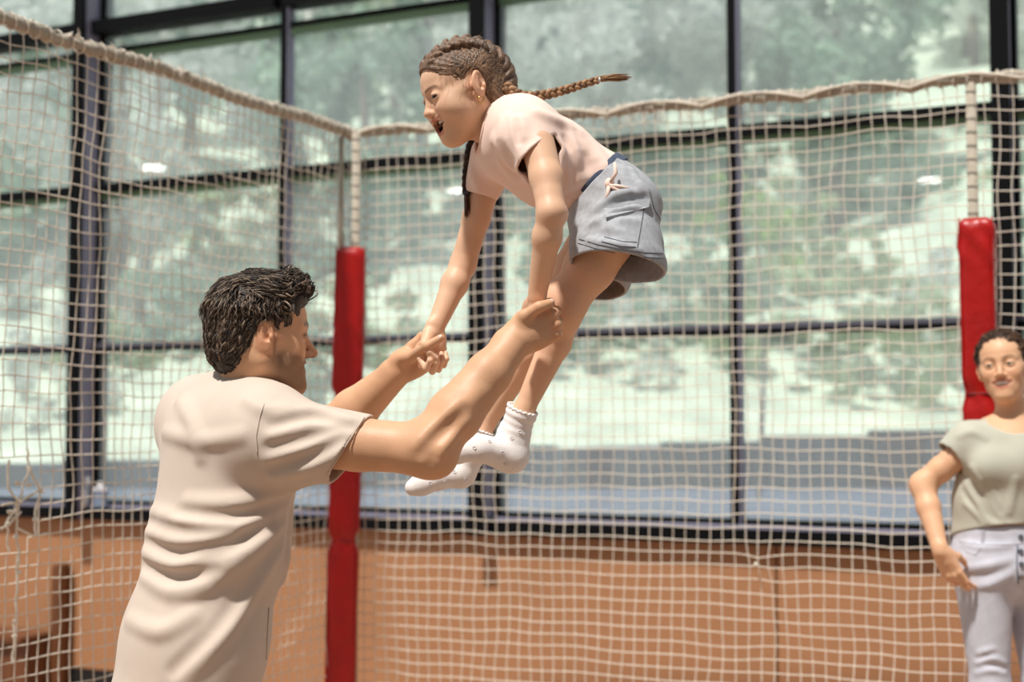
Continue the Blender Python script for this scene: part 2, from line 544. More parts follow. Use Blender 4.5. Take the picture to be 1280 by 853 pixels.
m.tube(pts, 0.0045, 6); m.build('edge_rope', M['cord'], nr, True)
m = MB()
r = np.random.RandomState(8)
for i in range(int((RLEN + 0.9) / CELL)):
    u = i * CELL + 0.03
    c = CORN + RD * u + UP * (NTOP + 0.004 + 0.5 * scal_r(u))
    lp = [c + RN * 0.022 * math.cos(w) + UP * 0.023 * math.sin(w) + RD * 0.004 * math.sin(2 * w) for w in np.linspace(0, 2 * math.pi, 11)]
    m.tube(lp, 0.0026, 4)
m.build('lacing', M['cord'], nr)['kind'] = 'stuff'
# ragged tufts hanging from the border between the posts
m = MB()
for k in range(26):
    u = 1.08 + 0.36 * r.rand(); c = CORN + RD * u + RN * 0.014 + UP * (NTOP - 0.012)
    m.tube([c, c + UP * -0.02 + RD * 0.012 * r.randn(), c + UP * -(0.035 + 0.03 * r.rand()) + RD * 0.02 * r.randn()], [0.002, 0.0016, 0.0008], 4)
m.build('frayed_threads', M['cord'], nr)['kind'] = 'stuff'

# left panel
nl = empty('safety_net', tuple(CORN + LD * 1.2)); tag(nl, 'beige safety net panel with a torn, knotted patch behind the man', 'net', 'court nets')
def ray_on(org, N, x, y):
    rr = P(x, y, 1.0) - np.array((0, 0, CAMZ)); c = np.array((0, 0, CAMZ))
    return c + rr * (np.dot(org - c, N) / np.dot(rr, N))
hq = ray_on(CORN, LN, 26, 630); hu = float(np.dot(hq - CORN, LD)); hz = float(hq[2])
def hole(U, Z): return ((U - hu) / 0.085) ** 2 + ((Z - hz) / 0.13) ** 2 < 1.0
mb, posl, keepl = netting('net', CORN, LD, LN, 2.75, NTOP, 0.06, scal_l, 21, [(hu, hz - 0.14, 0.06, 0.35)], hole)
mb.build('netting', M['cord'], nl)['kind'] = 'stuff'
m = border(CORN, LD, LN, 2.75, NTOP, 5, 0.0195, lambda u: 0.012 * math.sin(u * 7)); m.build('border_tape', M['sleeve'], nl, True)
m = MB(); r = np.random.RandomState(18)
for i in range(int(2.75 / CELL)):
    u = i * CELL
    c = CORN + LD * u + UP * (NTOP + 0.004 + 0.006 * math.sin(u * 7))
    lp = [c + LN * 0.023 * math.cos(w) + UP * 0.024 * math.sin(w) + LD * 0.006 * math.sin(w) for w in np.linspace(0, 2 * math.pi, 11)]
    m.tube(lp, 0.0027, 4)
m.build('lacing', M['cord'], nl)['kind'] = 'stuff'
m = MB()
for k in range(420):                                     # fluffy worn rope over the border
    u = 2.7 * r.rand()
    if math.sin(u * 38) < -0.2: continue
    c = CORN + LD * u + UP * (NTOP + 0.016 + 0.006 * math.sin(u * 7)) + LN * 0.012 * r.randn()
    e = c + UP * 0.012 * r.randn() + LD * 0.022 * r.randn() + LN * 0.008 * r.randn()
    m.tube([c, (c + e) / 2 + UP * 0.007 * r.rand(), e], [0.0035, 0.003, 0.001], 4)
m.build('frayed_rope', M['cord'], nl)['kind'] = 'stuff'
# the repaired hole: loose cords and knots
m = MB(); mk = MB(); r = np.random.RandomState(33)
def HP(x, y): return ray_on(CORN + LN * 0.004, LN, x, y)
loose = [[(12, 575), (10, 610), (22, 628), (8, 655), (12, 690)], [(34, 560), (36, 586), (24, 628), (20, 660), (24, 690)], [(0, 632), (24, 628), (48, 614), (56, 616)],
         [(36, 586), (50, 612), (44, 650), (44, 672)], [(10, 650), (24, 628)], [(24, 690), (22, 720), (20, 752), (18, 790), (16, 830)], [(20, 660), (40, 670), (60, 668)], [(0, 662), (10, 656), (26, 640)]]
for l in loose:
    pts = [HP(*q) for q in l]; dense = []
    for a, b in zip(pts[:-1], pts[1:]):
        for t in np.linspace(0, 1, 5)[:-1]: dense.append(a + (b - a) * t + LN * 0.003 * r.randn())
    dense.append(pts[-1]); m.tube(dense, 0.0036, 5)
m.build('loose_cord', M['cord'], nl)
for i, q in enumerate([(36, 586), (24, 628), (50, 612), (10, 655), (44, 650), (36, 606), (22, 604), (20, 672), (23, 716), (19, 777), (18, 796), (12, 640)]):
    mk = MB(); mk.ball(HP(*q), (0.009, 0.006, 0.007), 8, 6); mk.build('knot', M['cord'], nl, True)

def pole(base, top_z, name_label, lean, rad=0.017):
    pass

def post(org, pad_top, lab, width, yaw, pinches, lean, pad_bot, depth, dx=0.0):
    """steel tube in a webbing sleeve, lower part wrapped in a red vinyl pad"""
    e = empty('padded_post', tuple(org)); tag(e, lab, 'post', 'red padded posts of the court')
    m = MB()
    m.tube([org + UP * 0.0, org + UP * (NTOP - 0.01)], 0.0175, 14); m.build('sleeve', M['sleeve'], e, True)
    zz_ = pad_top + 0.02
    while zz_ < NTOP - 0.02:
        lp = [org + 0.0195 * (math.cos(w) * np.array((1.0, 0, 0)) + math.sin(w) * np.array((0, 1.0, 0))) + UP * (zz_ + 0.002 * math.sin(w)) for w in np.linspace(0, 2 * math.pi, 13)]
        m = MB(); m.tube(lp, 0.0010, 4); m.build('lacing', M['lace_dark'], e); zz_ += CELL
    # pad: rounded square section lofted up the post, cinched at the straps
    mp = MB(); n = 28; rings = 90; vs = []; fs = []
    r = np.random.RandomState(int(abs(org[0]) * 100))
    ph = r.rand(8) * 6
    ca, sa = math.cos(yaw), math.sin(yaw)
    for i in range(rings + 1):
        t = i / rings; z = pad_bot + (pad_top - pad_bot) * t
        g = 1.0
        for (pz, pd, pw) in pinches: g -= pd * math.exp(-((z - pz) / pw) ** 2)
        endf = 1 - 0.30 * max(0, (t - 0.985) / 0.015) ** 2 - 0.2 * max(0, (0.015 - t) / 0.015) ** 2
        ox = lean * (pad_top - z) + dx
        for k in range(n):
            w = 2 * math.pi * (k + 0.5) / n
            c, s = math.cos(w), math.sin(w)
            q = 1.0 / (abs(c) ** 7 + abs(s) ** 7) ** (1 / 7)
            wr = 0.012 * math.sin(9 * z + 2 * w + ph[0]) + 0.010 * math.sin(23 * z - 3 * w + ph[1])
            for (pz, pd, pw) in pinches:
                wr += 0.09 * math.exp(-((z - pz) / (pw * 2.0)) ** 2) * math.sin(5 * w + 60 * (z - pz) + ph[2])
            lx = c * q * width / 2 * g * endf * (1 + wr); ly = s * q * depth / 2 * (0.35 + 0.65 * g) * endf * (1 + wr)
            vs.append(org + np.array((ca * lx - sa * ly + ox, sa * lx + ca * ly, z)))
    for i in range(rings):
        for k in range(n):
            k2 = (k + 1) % n
            fs.append((i * n + k, i * n + k2, (i + 1) * n + k2, (i + 1) * n + k))
    fs.append(tuple(range(n - 1, -1, -1))); fs.append(tuple(rings * n + k for k in range(n)))
    mp.add(vs, fs); pad = mp.build('pad', M['red'], e, True)
    # welted seams on the pad's edges
    m = MB()
    for sx in (-1, 1):
        pts = []
        for i in range(rings + 1):
            t = i / rings; z = pad_bot + (pad_top - pad_bot) * t; g = 1.0
            for (pz, pd, pw) in pinches: g -= pd * math.exp(-((z - pz) / pw) ** 2)
            lx = sx * 0.455 * width * g; ly = -0.46 * depth * (0.35 + 0.65 * g)
            pts.append(org + np.array((ca * lx - sa * ly + lean * (pad_top - z) + dx, sa * lx + ca * ly, z)))
        m.tube(pts, 0.0028, 5)
    m.build('seam', M['red'], pad, True)
    for (pz, pd, pw) in pinches:
        if pd < 0.12: continue
        m = MB(); g = 1 - pd; pts = []
        for w in np.linspace(0, 2 * math.pi, 25):
            c, s = math.cos(w), math.sin(w); q = 1.0 / (abs(c) ** 7 + abs(s) ** 7) ** (1 / 7)
            lx = c * q * width / 2 * (g + 0.015); ly = s * q * depth / 2 * (0.35 + 0.65 * g + 0.015)
            pts.append(org + np.array((ca * lx - sa * ly + lean * (pad_top - pz) + dx, sa * lx + ca * ly, pz)))
        m.tube(pts, 0.003, 5); m.build('strap', M['red_dark'], pad, True)
    m = MB(); m.tube([org + np.array((lean * pad_top, 0, 0)), org + np.array((lean * pad_top, 0, 0.03)), org + np.array((lean * pad_top, 0, pad_bot + 0.01))], [0.085, 0.085, 0.06], 16)
    m.build('foot', M['blue_foot'], e)
    return e
cz = lambda x, y, Y: P(x, y, Y)[2]
padL = np.array((P(437, 400, 5.56)[0], 5.56, 0)); 
post(np.array((P(445, 240, 5.525)[0], 5.525, 0)), cz(438, 310, 5.52), 'red padded corner post with pinched straps behind the joined hands', 0.118, 0.05,
     [(cz(438, 497, 5.5), 0.24, 0.03), (cz(438, 676, 5.5), 0.26, 0.026), (cz(438, 420, 5.5), 0.03, 0.05), (cz(436, 590, 5.5), 0.03, 0.06)], -0.018, 0.365, 0.11, -0.018)
m = MB(); q = CORN + LD * 0.07 + UP * 0.3
m.tube([CORN + LD * 0.06 + UP * 1.7, CORN + LD * 0.06 + UP * (NTOP - 0.02)], 0.011, 10)
m.build('net_edge_sleeve', M['sleeve'], nl, True)
post(POSTR, cz(1220, 272, 4.66), 'red padded post standing behind the smiling woman', 0.112, -0.42,
     [(cz(1220, 492, 4.66), 0.20, 0.03), (cz(1220, 505, 4.66), 0.06, 0.02), (cz(1220, 700, 4.66), 0.16, 0.03), (cz(1220, 300, 4.66), -0.04, 0.05)], 0.004, 0.36, 0.115, 0.012)

# ------------------------------------------------------------------ outdoors
GL = empty('retaining_wall', (0, 12.2, -1)); tag(GL, 'grey-blue concrete retaining wall outside at the foot of the slope', 'wall')
x = -9.0; r = np.random.RandomState(2); k = 0
def wall_top(x): return 1.20 + 0.035 * x
while x < 9.5:
    w = 0.82 + 0.1 * r.rand()
    m = MB(); zt = wall_top(x + w / 2) + 0.02 * r.randn(); yy = 12.3 + 0.03 * r.randn()
    m.box((x + w / 2, yy, (zt - 1.2) / 2), (w / 2 - 0.012, 0, 0), (0, 0.12, 0), (0, 0, (zt + 1.2) / 2), 0.012)
    m.build('panel', M['concrete'], GL); x += w; k += 1
m = MB(); m.box((0, 12.62, 0.0), (9.5, 0, 0), (0, 0.18, 0), (0, 0, 0.9)); m.build('backing', M['concrete'], GL)
m = MB()
vs = []; q0, q1 = WP(-8, 0, -0.13), WP(12, 0, -0.13)
vs = [(q0[0], q0[1], 0.0), (q1[0], q1[1], 0.0), (14, 12.2, 0.0), (-14, 12.2, 0.0)]
vs = [(x_, y_, 0.84) for x_, y_, _ in vs] + [(x_, y_, -0.3) for x_, y_, _ in vs]
m.add(vs, [(0, 1, 2, 3), (7, 6, 5, 4), (0, 4, 5, 1), (1, 5, 6, 2), (2, 6, 7, 3), (3, 7, 4, 0)])
g0 = m.build('ground_outside', M['asphalt']); g0['kind'] = 'structure'
# hillside
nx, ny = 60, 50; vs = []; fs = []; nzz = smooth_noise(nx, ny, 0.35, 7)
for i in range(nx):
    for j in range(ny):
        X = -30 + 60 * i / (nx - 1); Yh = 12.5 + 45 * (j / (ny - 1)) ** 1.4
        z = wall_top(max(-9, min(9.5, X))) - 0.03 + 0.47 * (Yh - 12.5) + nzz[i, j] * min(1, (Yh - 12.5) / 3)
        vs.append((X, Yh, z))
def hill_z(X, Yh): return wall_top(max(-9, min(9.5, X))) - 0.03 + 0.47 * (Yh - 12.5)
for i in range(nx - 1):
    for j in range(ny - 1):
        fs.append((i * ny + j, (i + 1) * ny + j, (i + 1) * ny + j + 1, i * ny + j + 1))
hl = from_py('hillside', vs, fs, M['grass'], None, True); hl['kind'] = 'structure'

def leaf_mesh(name, nclump, nleaf, shape, lsize, seed, mt):
    """crown: clumps of single bent leaves (two triangles each) scattered over blobs"""
    r = np.random.RandomState(seed); V = []; F = []
    for c in range(nclump):
        d = r.randn(3); d /= np.linalg.norm(d)
        rad = 0.35 + 0.65 * r.rand() ** 0.5
        cc = d * rad * np.array(shape); cr = 0.24 + 0.2 * r.rand()
        for l in range(nleaf):
            q = r.randn(3); q /= np.linalg.norm(q)
            p = cc + q * cr * np.array(shape) * 0.6 * r.rand() ** 0.33
            a = r.randn(3); a /= np.linalg.norm(a); b = np.cross(a, r.randn(3)); b /= np.linalg.norm(b)
            s = lsize * (0.6 + 0.8 * r.rand())
            i0 = len(V); V += [p - a * s, p + b * s * 0.42, p + a * s, p - b * s * 0.42]; F.append((i0, i0 + 1, i0 + 2, i0 + 3))
    me = bpy.data.meshes.new(name)
    me.from_pydata([tuple(v) for v in V], [], F); me.materials.append(mt); me.update()
    return me
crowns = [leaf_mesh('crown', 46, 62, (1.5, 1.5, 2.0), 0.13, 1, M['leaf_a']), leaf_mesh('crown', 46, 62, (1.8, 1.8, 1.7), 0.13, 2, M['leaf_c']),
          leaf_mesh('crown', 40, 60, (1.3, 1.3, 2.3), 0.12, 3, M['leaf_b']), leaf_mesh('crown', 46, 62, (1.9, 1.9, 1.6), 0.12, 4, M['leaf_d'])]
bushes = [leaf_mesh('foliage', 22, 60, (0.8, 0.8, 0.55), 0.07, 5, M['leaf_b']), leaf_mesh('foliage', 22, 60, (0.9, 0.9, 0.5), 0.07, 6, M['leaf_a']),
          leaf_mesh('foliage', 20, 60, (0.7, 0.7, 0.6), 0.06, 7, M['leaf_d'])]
trm = MB(); trm.tube([(0, 0, 0), (0.05, 0.02, 1.2), (-0.03, 0.05, 2.4), (0.04, 0, 3.6)], [0.13, 0.11, 0.08, 0.03], 8)
trunk_me = bpy.data.meshes.new('trunk'); trm_v = trm.v; trunk_me.from_pydata(trm.v, [], trm.f); trunk_me.materials.append(M['bark']); trunk_me.update()
r = np.random.RandomState(12)
tlabels = ['green leafy tree on the hazy slope outside', 'dark blue-green tree on the hazy slope outside', 'tall yellow-green tree on the hazy slope outside', 'pale light-bleached tree on the hazy slope outside']
spots = []
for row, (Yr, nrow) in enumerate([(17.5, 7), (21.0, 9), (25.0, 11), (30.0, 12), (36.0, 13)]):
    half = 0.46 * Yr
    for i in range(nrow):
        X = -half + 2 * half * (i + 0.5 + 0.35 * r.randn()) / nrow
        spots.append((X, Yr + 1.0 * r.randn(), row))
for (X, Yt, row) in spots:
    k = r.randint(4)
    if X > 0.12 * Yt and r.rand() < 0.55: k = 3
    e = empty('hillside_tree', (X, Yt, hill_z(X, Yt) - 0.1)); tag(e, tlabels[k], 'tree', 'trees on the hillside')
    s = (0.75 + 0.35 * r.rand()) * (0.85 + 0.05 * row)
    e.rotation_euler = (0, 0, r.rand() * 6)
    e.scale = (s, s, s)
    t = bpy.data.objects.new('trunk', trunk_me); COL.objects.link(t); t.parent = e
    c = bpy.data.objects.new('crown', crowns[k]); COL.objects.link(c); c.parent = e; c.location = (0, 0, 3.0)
blabels = ['low yellow-green bush on the grassy bank outside', 'low green bush on the grassy bank outside', 'low pale bush on the grassy bank outside']
for i in range(46):
    Yt = 13.4 + 5.5 * r.rand(); X = (r.rand() * 2 - 1) * 0.44 * Yt; k = r.randint(3)
    o = bpy.data.objects.new('bush', bushes[k]); COL.objects.link(o); s = 0.6 + 0.6 * r.rand()
    o.location = (X, Yt, hill_z(X, Yt) + 0.28 * s); o.scale = (s, s, s); o.rotation_euler = (0, 0, 6 * r.rand())
    tag(o, blabels[k], 'bush', 'bushes on the bank')

# a sapling close to the glass and pale trunks among the trees
sp_c = P(945, 262, 10.6); e = empty('sapling', (sp_c[0], 10.6, 0.84)); tag(e, 'bright green sapling just outside the pane right of the leaping child', 'tree')
m = MB(); m.tube([(sp_c[0], 10.6, 0.84), (sp_c[0] + 0.05, 10.6, 1.8), (sp_c[0], 10.6, sp_c[2] + 0.2)], [0.022, 0.016, 0.006], 7); m.build('trunk', M['bark'], e, True)
lm = leaf_mesh('crown', 9, 26, (0.5, 0.4, 0.42), 0.05, 31, M['leaf_e']); c = bpy.data.objects.new('crown', lm); COL.objects.link(c); c.parent = e; c.location = (0, 0, sp_c[2] - 0.84)
for (pts_, lb) in (([(368, 200), (372, 140), (384, 60), (390, -30)], 'pale birch trunk leaning behind the second window bay'), ([(196, 160), (203, 90), (208, 0), (212, -40)], 'pale slim trunk behind the left window post'), ([(525, 190), (528, 120), (536, 30), (540, -30)], 'pale trunk behind the pane left of the child')):
    Yb = 16.2; q = [P(x_, y_, Yb) for x_, y_ in pts_]; zb = hill_z(q[0][0], Yb)
    q = [np.array((q[0][0] - 0.15, Yb, zb - 0.1))] + q
    e = empty('birch_tree', tuple(q[0])); tag(e, lb, 'tree')
    m = MB(); m.tube(q, [0.085, 0.08, 0.07, 0.06, 0.04], 8); m.build('trunk', M['birch'], e, True)
    lm = leaf_mesh('crown', 8, 30, (0.9, 0.9, 0.8), 0.10, 41, M['leaf_d']); c = bpy.data.objects.new('crown', lm); COL.objects.link(c); c.parent = e; c.location = tuple(q[-1] - q[0] + np.array((0, 0, 0.4)))
# ------------------------------------------------------------------ sculpting with blended solids
def vec(*a): return np.array(a, dtype=np.float64)
def unit(v): v = np.asarray(v, float); return v / (np.linalg.norm(v) + 1e-12)

class Frame:
    """local axes: x = own right, y = forward, z = up"""
    def __init__(self, o, fwd, up, s=1.0, zs=1.0):
        self.o = np.asarray(o, float); self.s = s; self.zs = zs
        y = unit(fwd); x = unit(np.cross(y, up)); z = np.cross(x, y)
        self.R = np.stack([x, y, z], 1)
    def p(self, x, y, z): return self.o + self.R @ (np.array((x, y, z * self.zs)) * self.s)
    def d(self, x, y, z): return self.R @ np.array((x, y, z), float)
    def inv(self, pts): return ((pts - self.o) @ self.R) / self.s / np.array((1, 1, self.zs))

class Sculpt:
    def __init__(self): self.ops = []
    # each op: (kind, k, fn)
    def _a(self, fn, k, op): self.ops.append((op, k, fn)); return self
    def cap(self, a, b, ra, rb, k=0.02, op='u', flat=None):
        a = np.asarray(a, np.float32); b = np.asarray(b, np.float32); ab = b - a; ab_L = ab / np.float32(float(ab @ ab) + 1e-12)
        a0, a1, a2 = a; b0, b1, b2 = ab; l0, l1, l2 = ab_L; ra = np.float32(ra); dr = np.float32(rb) - ra
        def fn(p):
            x, y, z = p
            x = x - a0; y = y - a1; z = z - a2
            t = x * l0; t += y * l1; t += z * l2
            np.clip(t, 0, 1, out=t)
            x -= t * b0; y -= t * b1; z -= t * b2
            if flat is not None:
                w, s = flat; w = np.asarray(w, np.float32)
                c = (x * w[0] + y * w[1] + z * w[2]) * np.float32(1.0 / s - 1.0)
                x += c * w[0]; y += c * w[1]; z += c * w[2]
            x *= x; y *= y; z *= z; x += y; x += z
            np.sqrt(x, out=x); t *= dr; t += ra; x -= t
            if flat is not None and flat[1] < 1: x *= np.float32(flat[1])
            return x
        return self._a(fn, k, op)
    def poly(self, pts, rs, k=0.02, op='u'):
        """one tapered polyline, joined without swelling at its corners"""
        sub = Sculpt()
        for i in range(len(pts) - 1): sub.cap(pts[i], pts[i + 1], rs[i], rs[i + 1], 0)
        fs = [o[2] for o in sub.ops]
        def fn(p):
            d = fs[0](p)
            for f in fs[1:]: d = np.minimum(d, f(p))
            return d
        return self._a(fn, k, op)
    def chain(self, pts, rs, k=0.02, op='u', flat=None):
        for i in range(len(pts) - 1): self.cap(pts[i], pts[i + 1], rs[i], rs[i + 1], k if i == 0 else 0.012, op, flat)
        return self
    def ell(self, c, r, R=None, k=0.02, op='u'):
        c = np.asarray(c, np.float32); r = np.asarray(r, np.float32); R_ = (np.eye(3) if R is None else np.asarray(R)).astype(np.float32)
        def fn(p):
            x, y, z = p[0] - c[0], p[1] - c[1], p[2] - c[2]
            k0 = 0; k1 = 0
            for i in range(3):
                u = x * R_[0, i]; u += y * R_[1, i]; u += z * R_[2, i]; u /= r[i]
                k0 = k0 + u * u; u /= r[i]; k1 = k1 + u * u
            k0 = np.sqrt(k0); k1 = np.sqrt(k1) + np.float32(1e-9)
            return np.where(k0 < 1e-3, -r.min(), k0 * (k0 - 1.0) / k1)
        return self._a(fn, k, op)
    def plane(self, c, n, k=0.003):
        """removes everything on the side n points to"""
        c = np.asarray(c, float); n = unit(n)
        return self._a(lambda p: -((p[0] - c[0]) * n[0] + (p[1] - c[1]) * n[1] + (p[2] - c[2]) * n[2]), k, 's')
    def cut(self, fn, k=0.003): return self._a(lambda p: fn(p.T), k, 's')
    def disp(self, fn): return self._a(lambda p: fn(p.T), 0, 'd')
    def shell(self, th): return self._a(None, th, 'h')
    def copy(self):
        s = Sculpt(); s.ops = list(self.ops); return s
    def __call__(self, p, ops=None):
        """distance at points given as rows"""
        return self.ev(np.ascontiguousarray(np.asarray(p, np.float32).T), ops)
    def ev(self, p, ops=None):
        d = np.full(p.shape[1], 10.0, np.float32)
        for (op, k, fn) in (self.ops if ops is None else ops):
            if op == 'u' or op == 's':
                b = fn(p)
                if op == 's': b = -b
                if k > 0:
                    h = np.abs(d - b); np.subtract(np.float32(k), h, out=h); np.maximum(h, 0, out=h); h *= h; h *= np.float32(0.25 / k)
                    d = (np.minimum(d, b) - h) if op == 'u' else (np.maximum(d, b) + h)
                else: d = np.minimum(d, b) if op == 'u' else np.maximum(d, b)
            elif op == 'd': d = d + fn(p).astype(np.float32)
            elif op == 'h': d = np.abs(d + np.float32(k * 0.5)) - np.float32(k * 0.5)
        return d
    def grad(self, p, e=0.0015):
        p = np.atleast_2d(p); g = np.zeros_like(p)
        for i in range(3):
            v = np.zeros(3); v[i] = e
            g[:, i] = self(p + v) - self(p - v)
        return g / (np.linalg.norm(g, axis=1, keepdims=True) + 1e-12)
    def hits(self, pts, lift=0.0, t0=1.8, t1=6.0):
        """first surface points under photo pixels; list with None where the ray misses"""
        c = np.array((0, 0, CAMZ)); D = np.array([P(x, y, 1.0) - c for x, y in pts]); D /= np.linalg.norm(D, axis=1, keepdims=True)
        t = np.full(len(D), t0); live = np.ones(len(D), bool); ok = np.zeros(len(D), bool)
        for _ in range(120):
            i = np.nonzero(live)[0]
            if len(i) == 0: break
            d = self(c + D[i] * t[i][:, None])
            done = d < 0.0006; ok[i[done]] = True
            t[i] += np.where(done, 0, np.maximum(d * 0.75, 0.0005)); live[i] = ~done & (t[i] < t1)
        Q = c + D * t[:, None]
        if lift: Q = Q + self.grad(Q) * lift
        return [q if k else None for q, k in zip(Q, ok)]
    def hit(self, x, y, lift=0.0): return self.hits([(x, y)], lift)[0]
    def mesh(self, lo, hi, vox, bs=14, fine=()):
        """polygonise; fine = boxes (centre, half size, voxel) along whose axes the grid is denser"""
        axes = []
        for ax in range(3):
            c = [float(lo[ax])]
            while c[-1] < hi[ax]:
                v = vox
                for (fc, fh, fv) in fine:
                    if abs(c[-1] - fc[ax]) < fh: v = min(v, fv)
                c.append(c[-1] + v)
            while (len(c) - 1) % bs: c.append(c[-1] + vox)
            axes.append(np.array(c))
        nb = np.array([(len(a) - 1) // bs for a in axes]); n = nb * bs + 2
        ii = np.stack(np.meshgrid(*[np.arange(k) for k in nb], indexing='ij'), -1).reshape(-1, 3)
        A0 = np.stack([axes[k][ii[:, k] * bs] for k in range(3)], 1); A1 = np.stack([axes[k][(ii[:, k] + 1) * bs] for k in range(3)], 1)
        cen = (A0 + A1) / 2; brad = np.linalg.norm(A1 - A0, axis=1) * 0.5 * 1.12 + vox
        hasshell = any(o[0] == 'h' for o in self.ops)
        D = np.concatenate([self(cen[i:i + 40000]) for i in range(0, len(cen), 40000)])
        keep = (np.abs(D) < brad * 1.35 + 0.006) if not hasshell else (D < brad * 1.35 + 0.006) & (D > -0.5)
        if hasshell:                                   # inside a hollow shell nothing but the skin matters
            plain = Sculpt(); plain.ops = [o for o in self.ops if o[0] in 'ud']
            keep &= np.concatenate([plain(cen[i:i + 40000]) for i in range(0, len(cen), 40000)]) > -(brad * 1.6 + 0.012)
        kk = np.nonzero(keep)[0]
        cT = np.ascontiguousarray(cen[kk].astype(np.float32).T)
        vals = [None if o[0] in 'hd' else o[2](cT) for o in self.ops]
        g = np.arange(bs + 1)
        key = lambda a: (a[..., 0] * n[1] + a[..., 1]) * n[2] + a[..., 2]
        VK, VP, Q = [], [], []
        corner = [(0, 0, 0), (1, 0, 0), (0, 1, 0), (1, 1, 0), (0, 0, 1), (1, 0, 1), (0, 1, 1), (1, 1, 1)]
        edges = [(0, 1), (2, 3), (4, 5), (6, 7), (0, 2), (1, 3), (4, 6), (5, 7), (0, 4), (1, 5), (2, 6), (3, 7)]
        for ki, bi in enumerate(kk):
            lim = brad[bi] * 1.08 + 2 * vox
            km = max([o[1] for o, v in zip(self.ops, vals) if v is not None and v[ki] < lim + o[1]], default=0.0)
            ops = [o for o, v in zip(self.ops, vals) if v is None or v[ki] < lim + km]
            if not ops: continue
            base = ii[bi] * bs
            X, Y, Z = [axes[k][base[k]:base[k] + bs + 1] for k in range(3)]
            pts = np.stack(np.meshgrid(X.astype(np.float32), Y.astype(np.float32), Z.astype(np.float32), indexing='ij'), 0).reshape(3, -1)
            d = self.ev(pts, ops).reshape(bs + 1, bs + 1, bs + 1)
            s = d < 0
            if s.all() or not s.any(): continue
            cnt = sum(s[c[0]:c[0] + bs, c[1]:c[1] + bs, c[2]:c[2] + bs].astype(np.int8) for c in corner)
            act = np.argwhere((cnt > 0) & (cnt < 8))
            if len(act) == 0: continue
            cd_ = np.stack([d[act[:, 0] + c[0], act[:, 1] + c[1], act[:, 2] + c[2]] for c in corner], 1)
            acc = np.zeros((len(act), 3)); m = np.zeros(len(act))
            for (a, b) in edges:
                da, db = cd_[:, a], cd_[:, b]; x = (da < 0) != (db < 0)
                t = np.where(x, da / np.where(x, da - db, 1), 0)
                pa = np.array(corner[a], float); pb = np.array(corner[b], float)
                acc += x[:, None] * (pa + t[:, None] * (pb - pa)); m += x
            f = acc / m[:, None]
            pos = np.stack([(1 - f[:, k]) * axes[k][base[k] + act[:, k]] + f[:, k] * axes[k][base[k] + act[:, k] + 1] for k in range(3)], 1)
            VK.append(key(base + act)); VP.append(pos)
            for ax in range(3):
                s0 = s[:bs, :bs, :bs]
                s1 = np.roll(s, -1, ax)[:bs, :bs, :bs]
                e = np.argwhere(s0 != s1)
                if len(e) == 0: continue
                flip = s0[e[:, 0], e[:, 1], e[:, 2]]
                u = np.zeros(3, int); v = np.zeros(3, int); u[(ax + 1) % 3] = 1; v[(ax + 2) % 3] = 1
                c = base + e
                ok = ((c - u - v) >= 0).all(1)
                c = c[ok]; flip = flip[ok]
                q = np.stack([key(c - u - v), key(c - v), key(c), key(c - u)], 1)
                q[~flip] = q[~flip][:, ::-1]
                Q.append(q)
        VK = np.concatenate(VK); VP = np.concatenate(VP); Q = np.concatenate(Q)
        o = np.argsort(VK); VK = VK[o]; VP = VP[o]
        idx = np.searchsorted(VK, Q); idx = np.clip(idx, 0, len(VK) - 1)
        good = (VK[idx] == Q).all(1)
        return VP, idx[good]

def np_mesh(name, V, Q, mt, parent=None, colors=None, relax=1):
    if relax:
        e = np.concatenate([Q[:, [0, 1]], Q[:, [1, 2]], Q[:, [2, 3]], Q[:, [3, 0]]])
        for _ in range(relax):
            s = np.zeros_like(V); c = np.zeros(len(V))
            np.add.at(s, e[:, 0], V[e[:, 1]]); np.add.at(c, e[:, 0], 1)
            np.add.at(s, e[:, 1], V[e[:, 0]]); np.add.at(c, e[:, 1], 1)
            V = np.where(c[:, None] > 0, 0.5 * V + 0.5 * s / np.maximum(c, 1)[:, None], V)
    me = bpy.data.meshes.new(name)
    me.vertices.add(len(V)); me.vertices.foreach_set('co', V.astype(np.float32).ravel())
    me.loops.add(len(Q) * 4); me.loops.foreach_set('vertex_index', Q.astype(np.int32).ravel())
    me.polygons.add(len(Q))
    me.polygons.foreach_set('loop_start', (np.arange(len(Q)) * 4).astype(np.int32))
    me.polygons.foreach_set('use_smooth', np.ones(len(Q), bool))
    me.update(calc_edges=True); me.validate()
    if colors is not None:
        ca = me.color_attributes.new('Col', 'FLOAT_COLOR', 'POINT')
        ca.data.foreach_set('color', colors(V).astype(np.float32).ravel())
    return link_mesh(name, me, mt, parent)

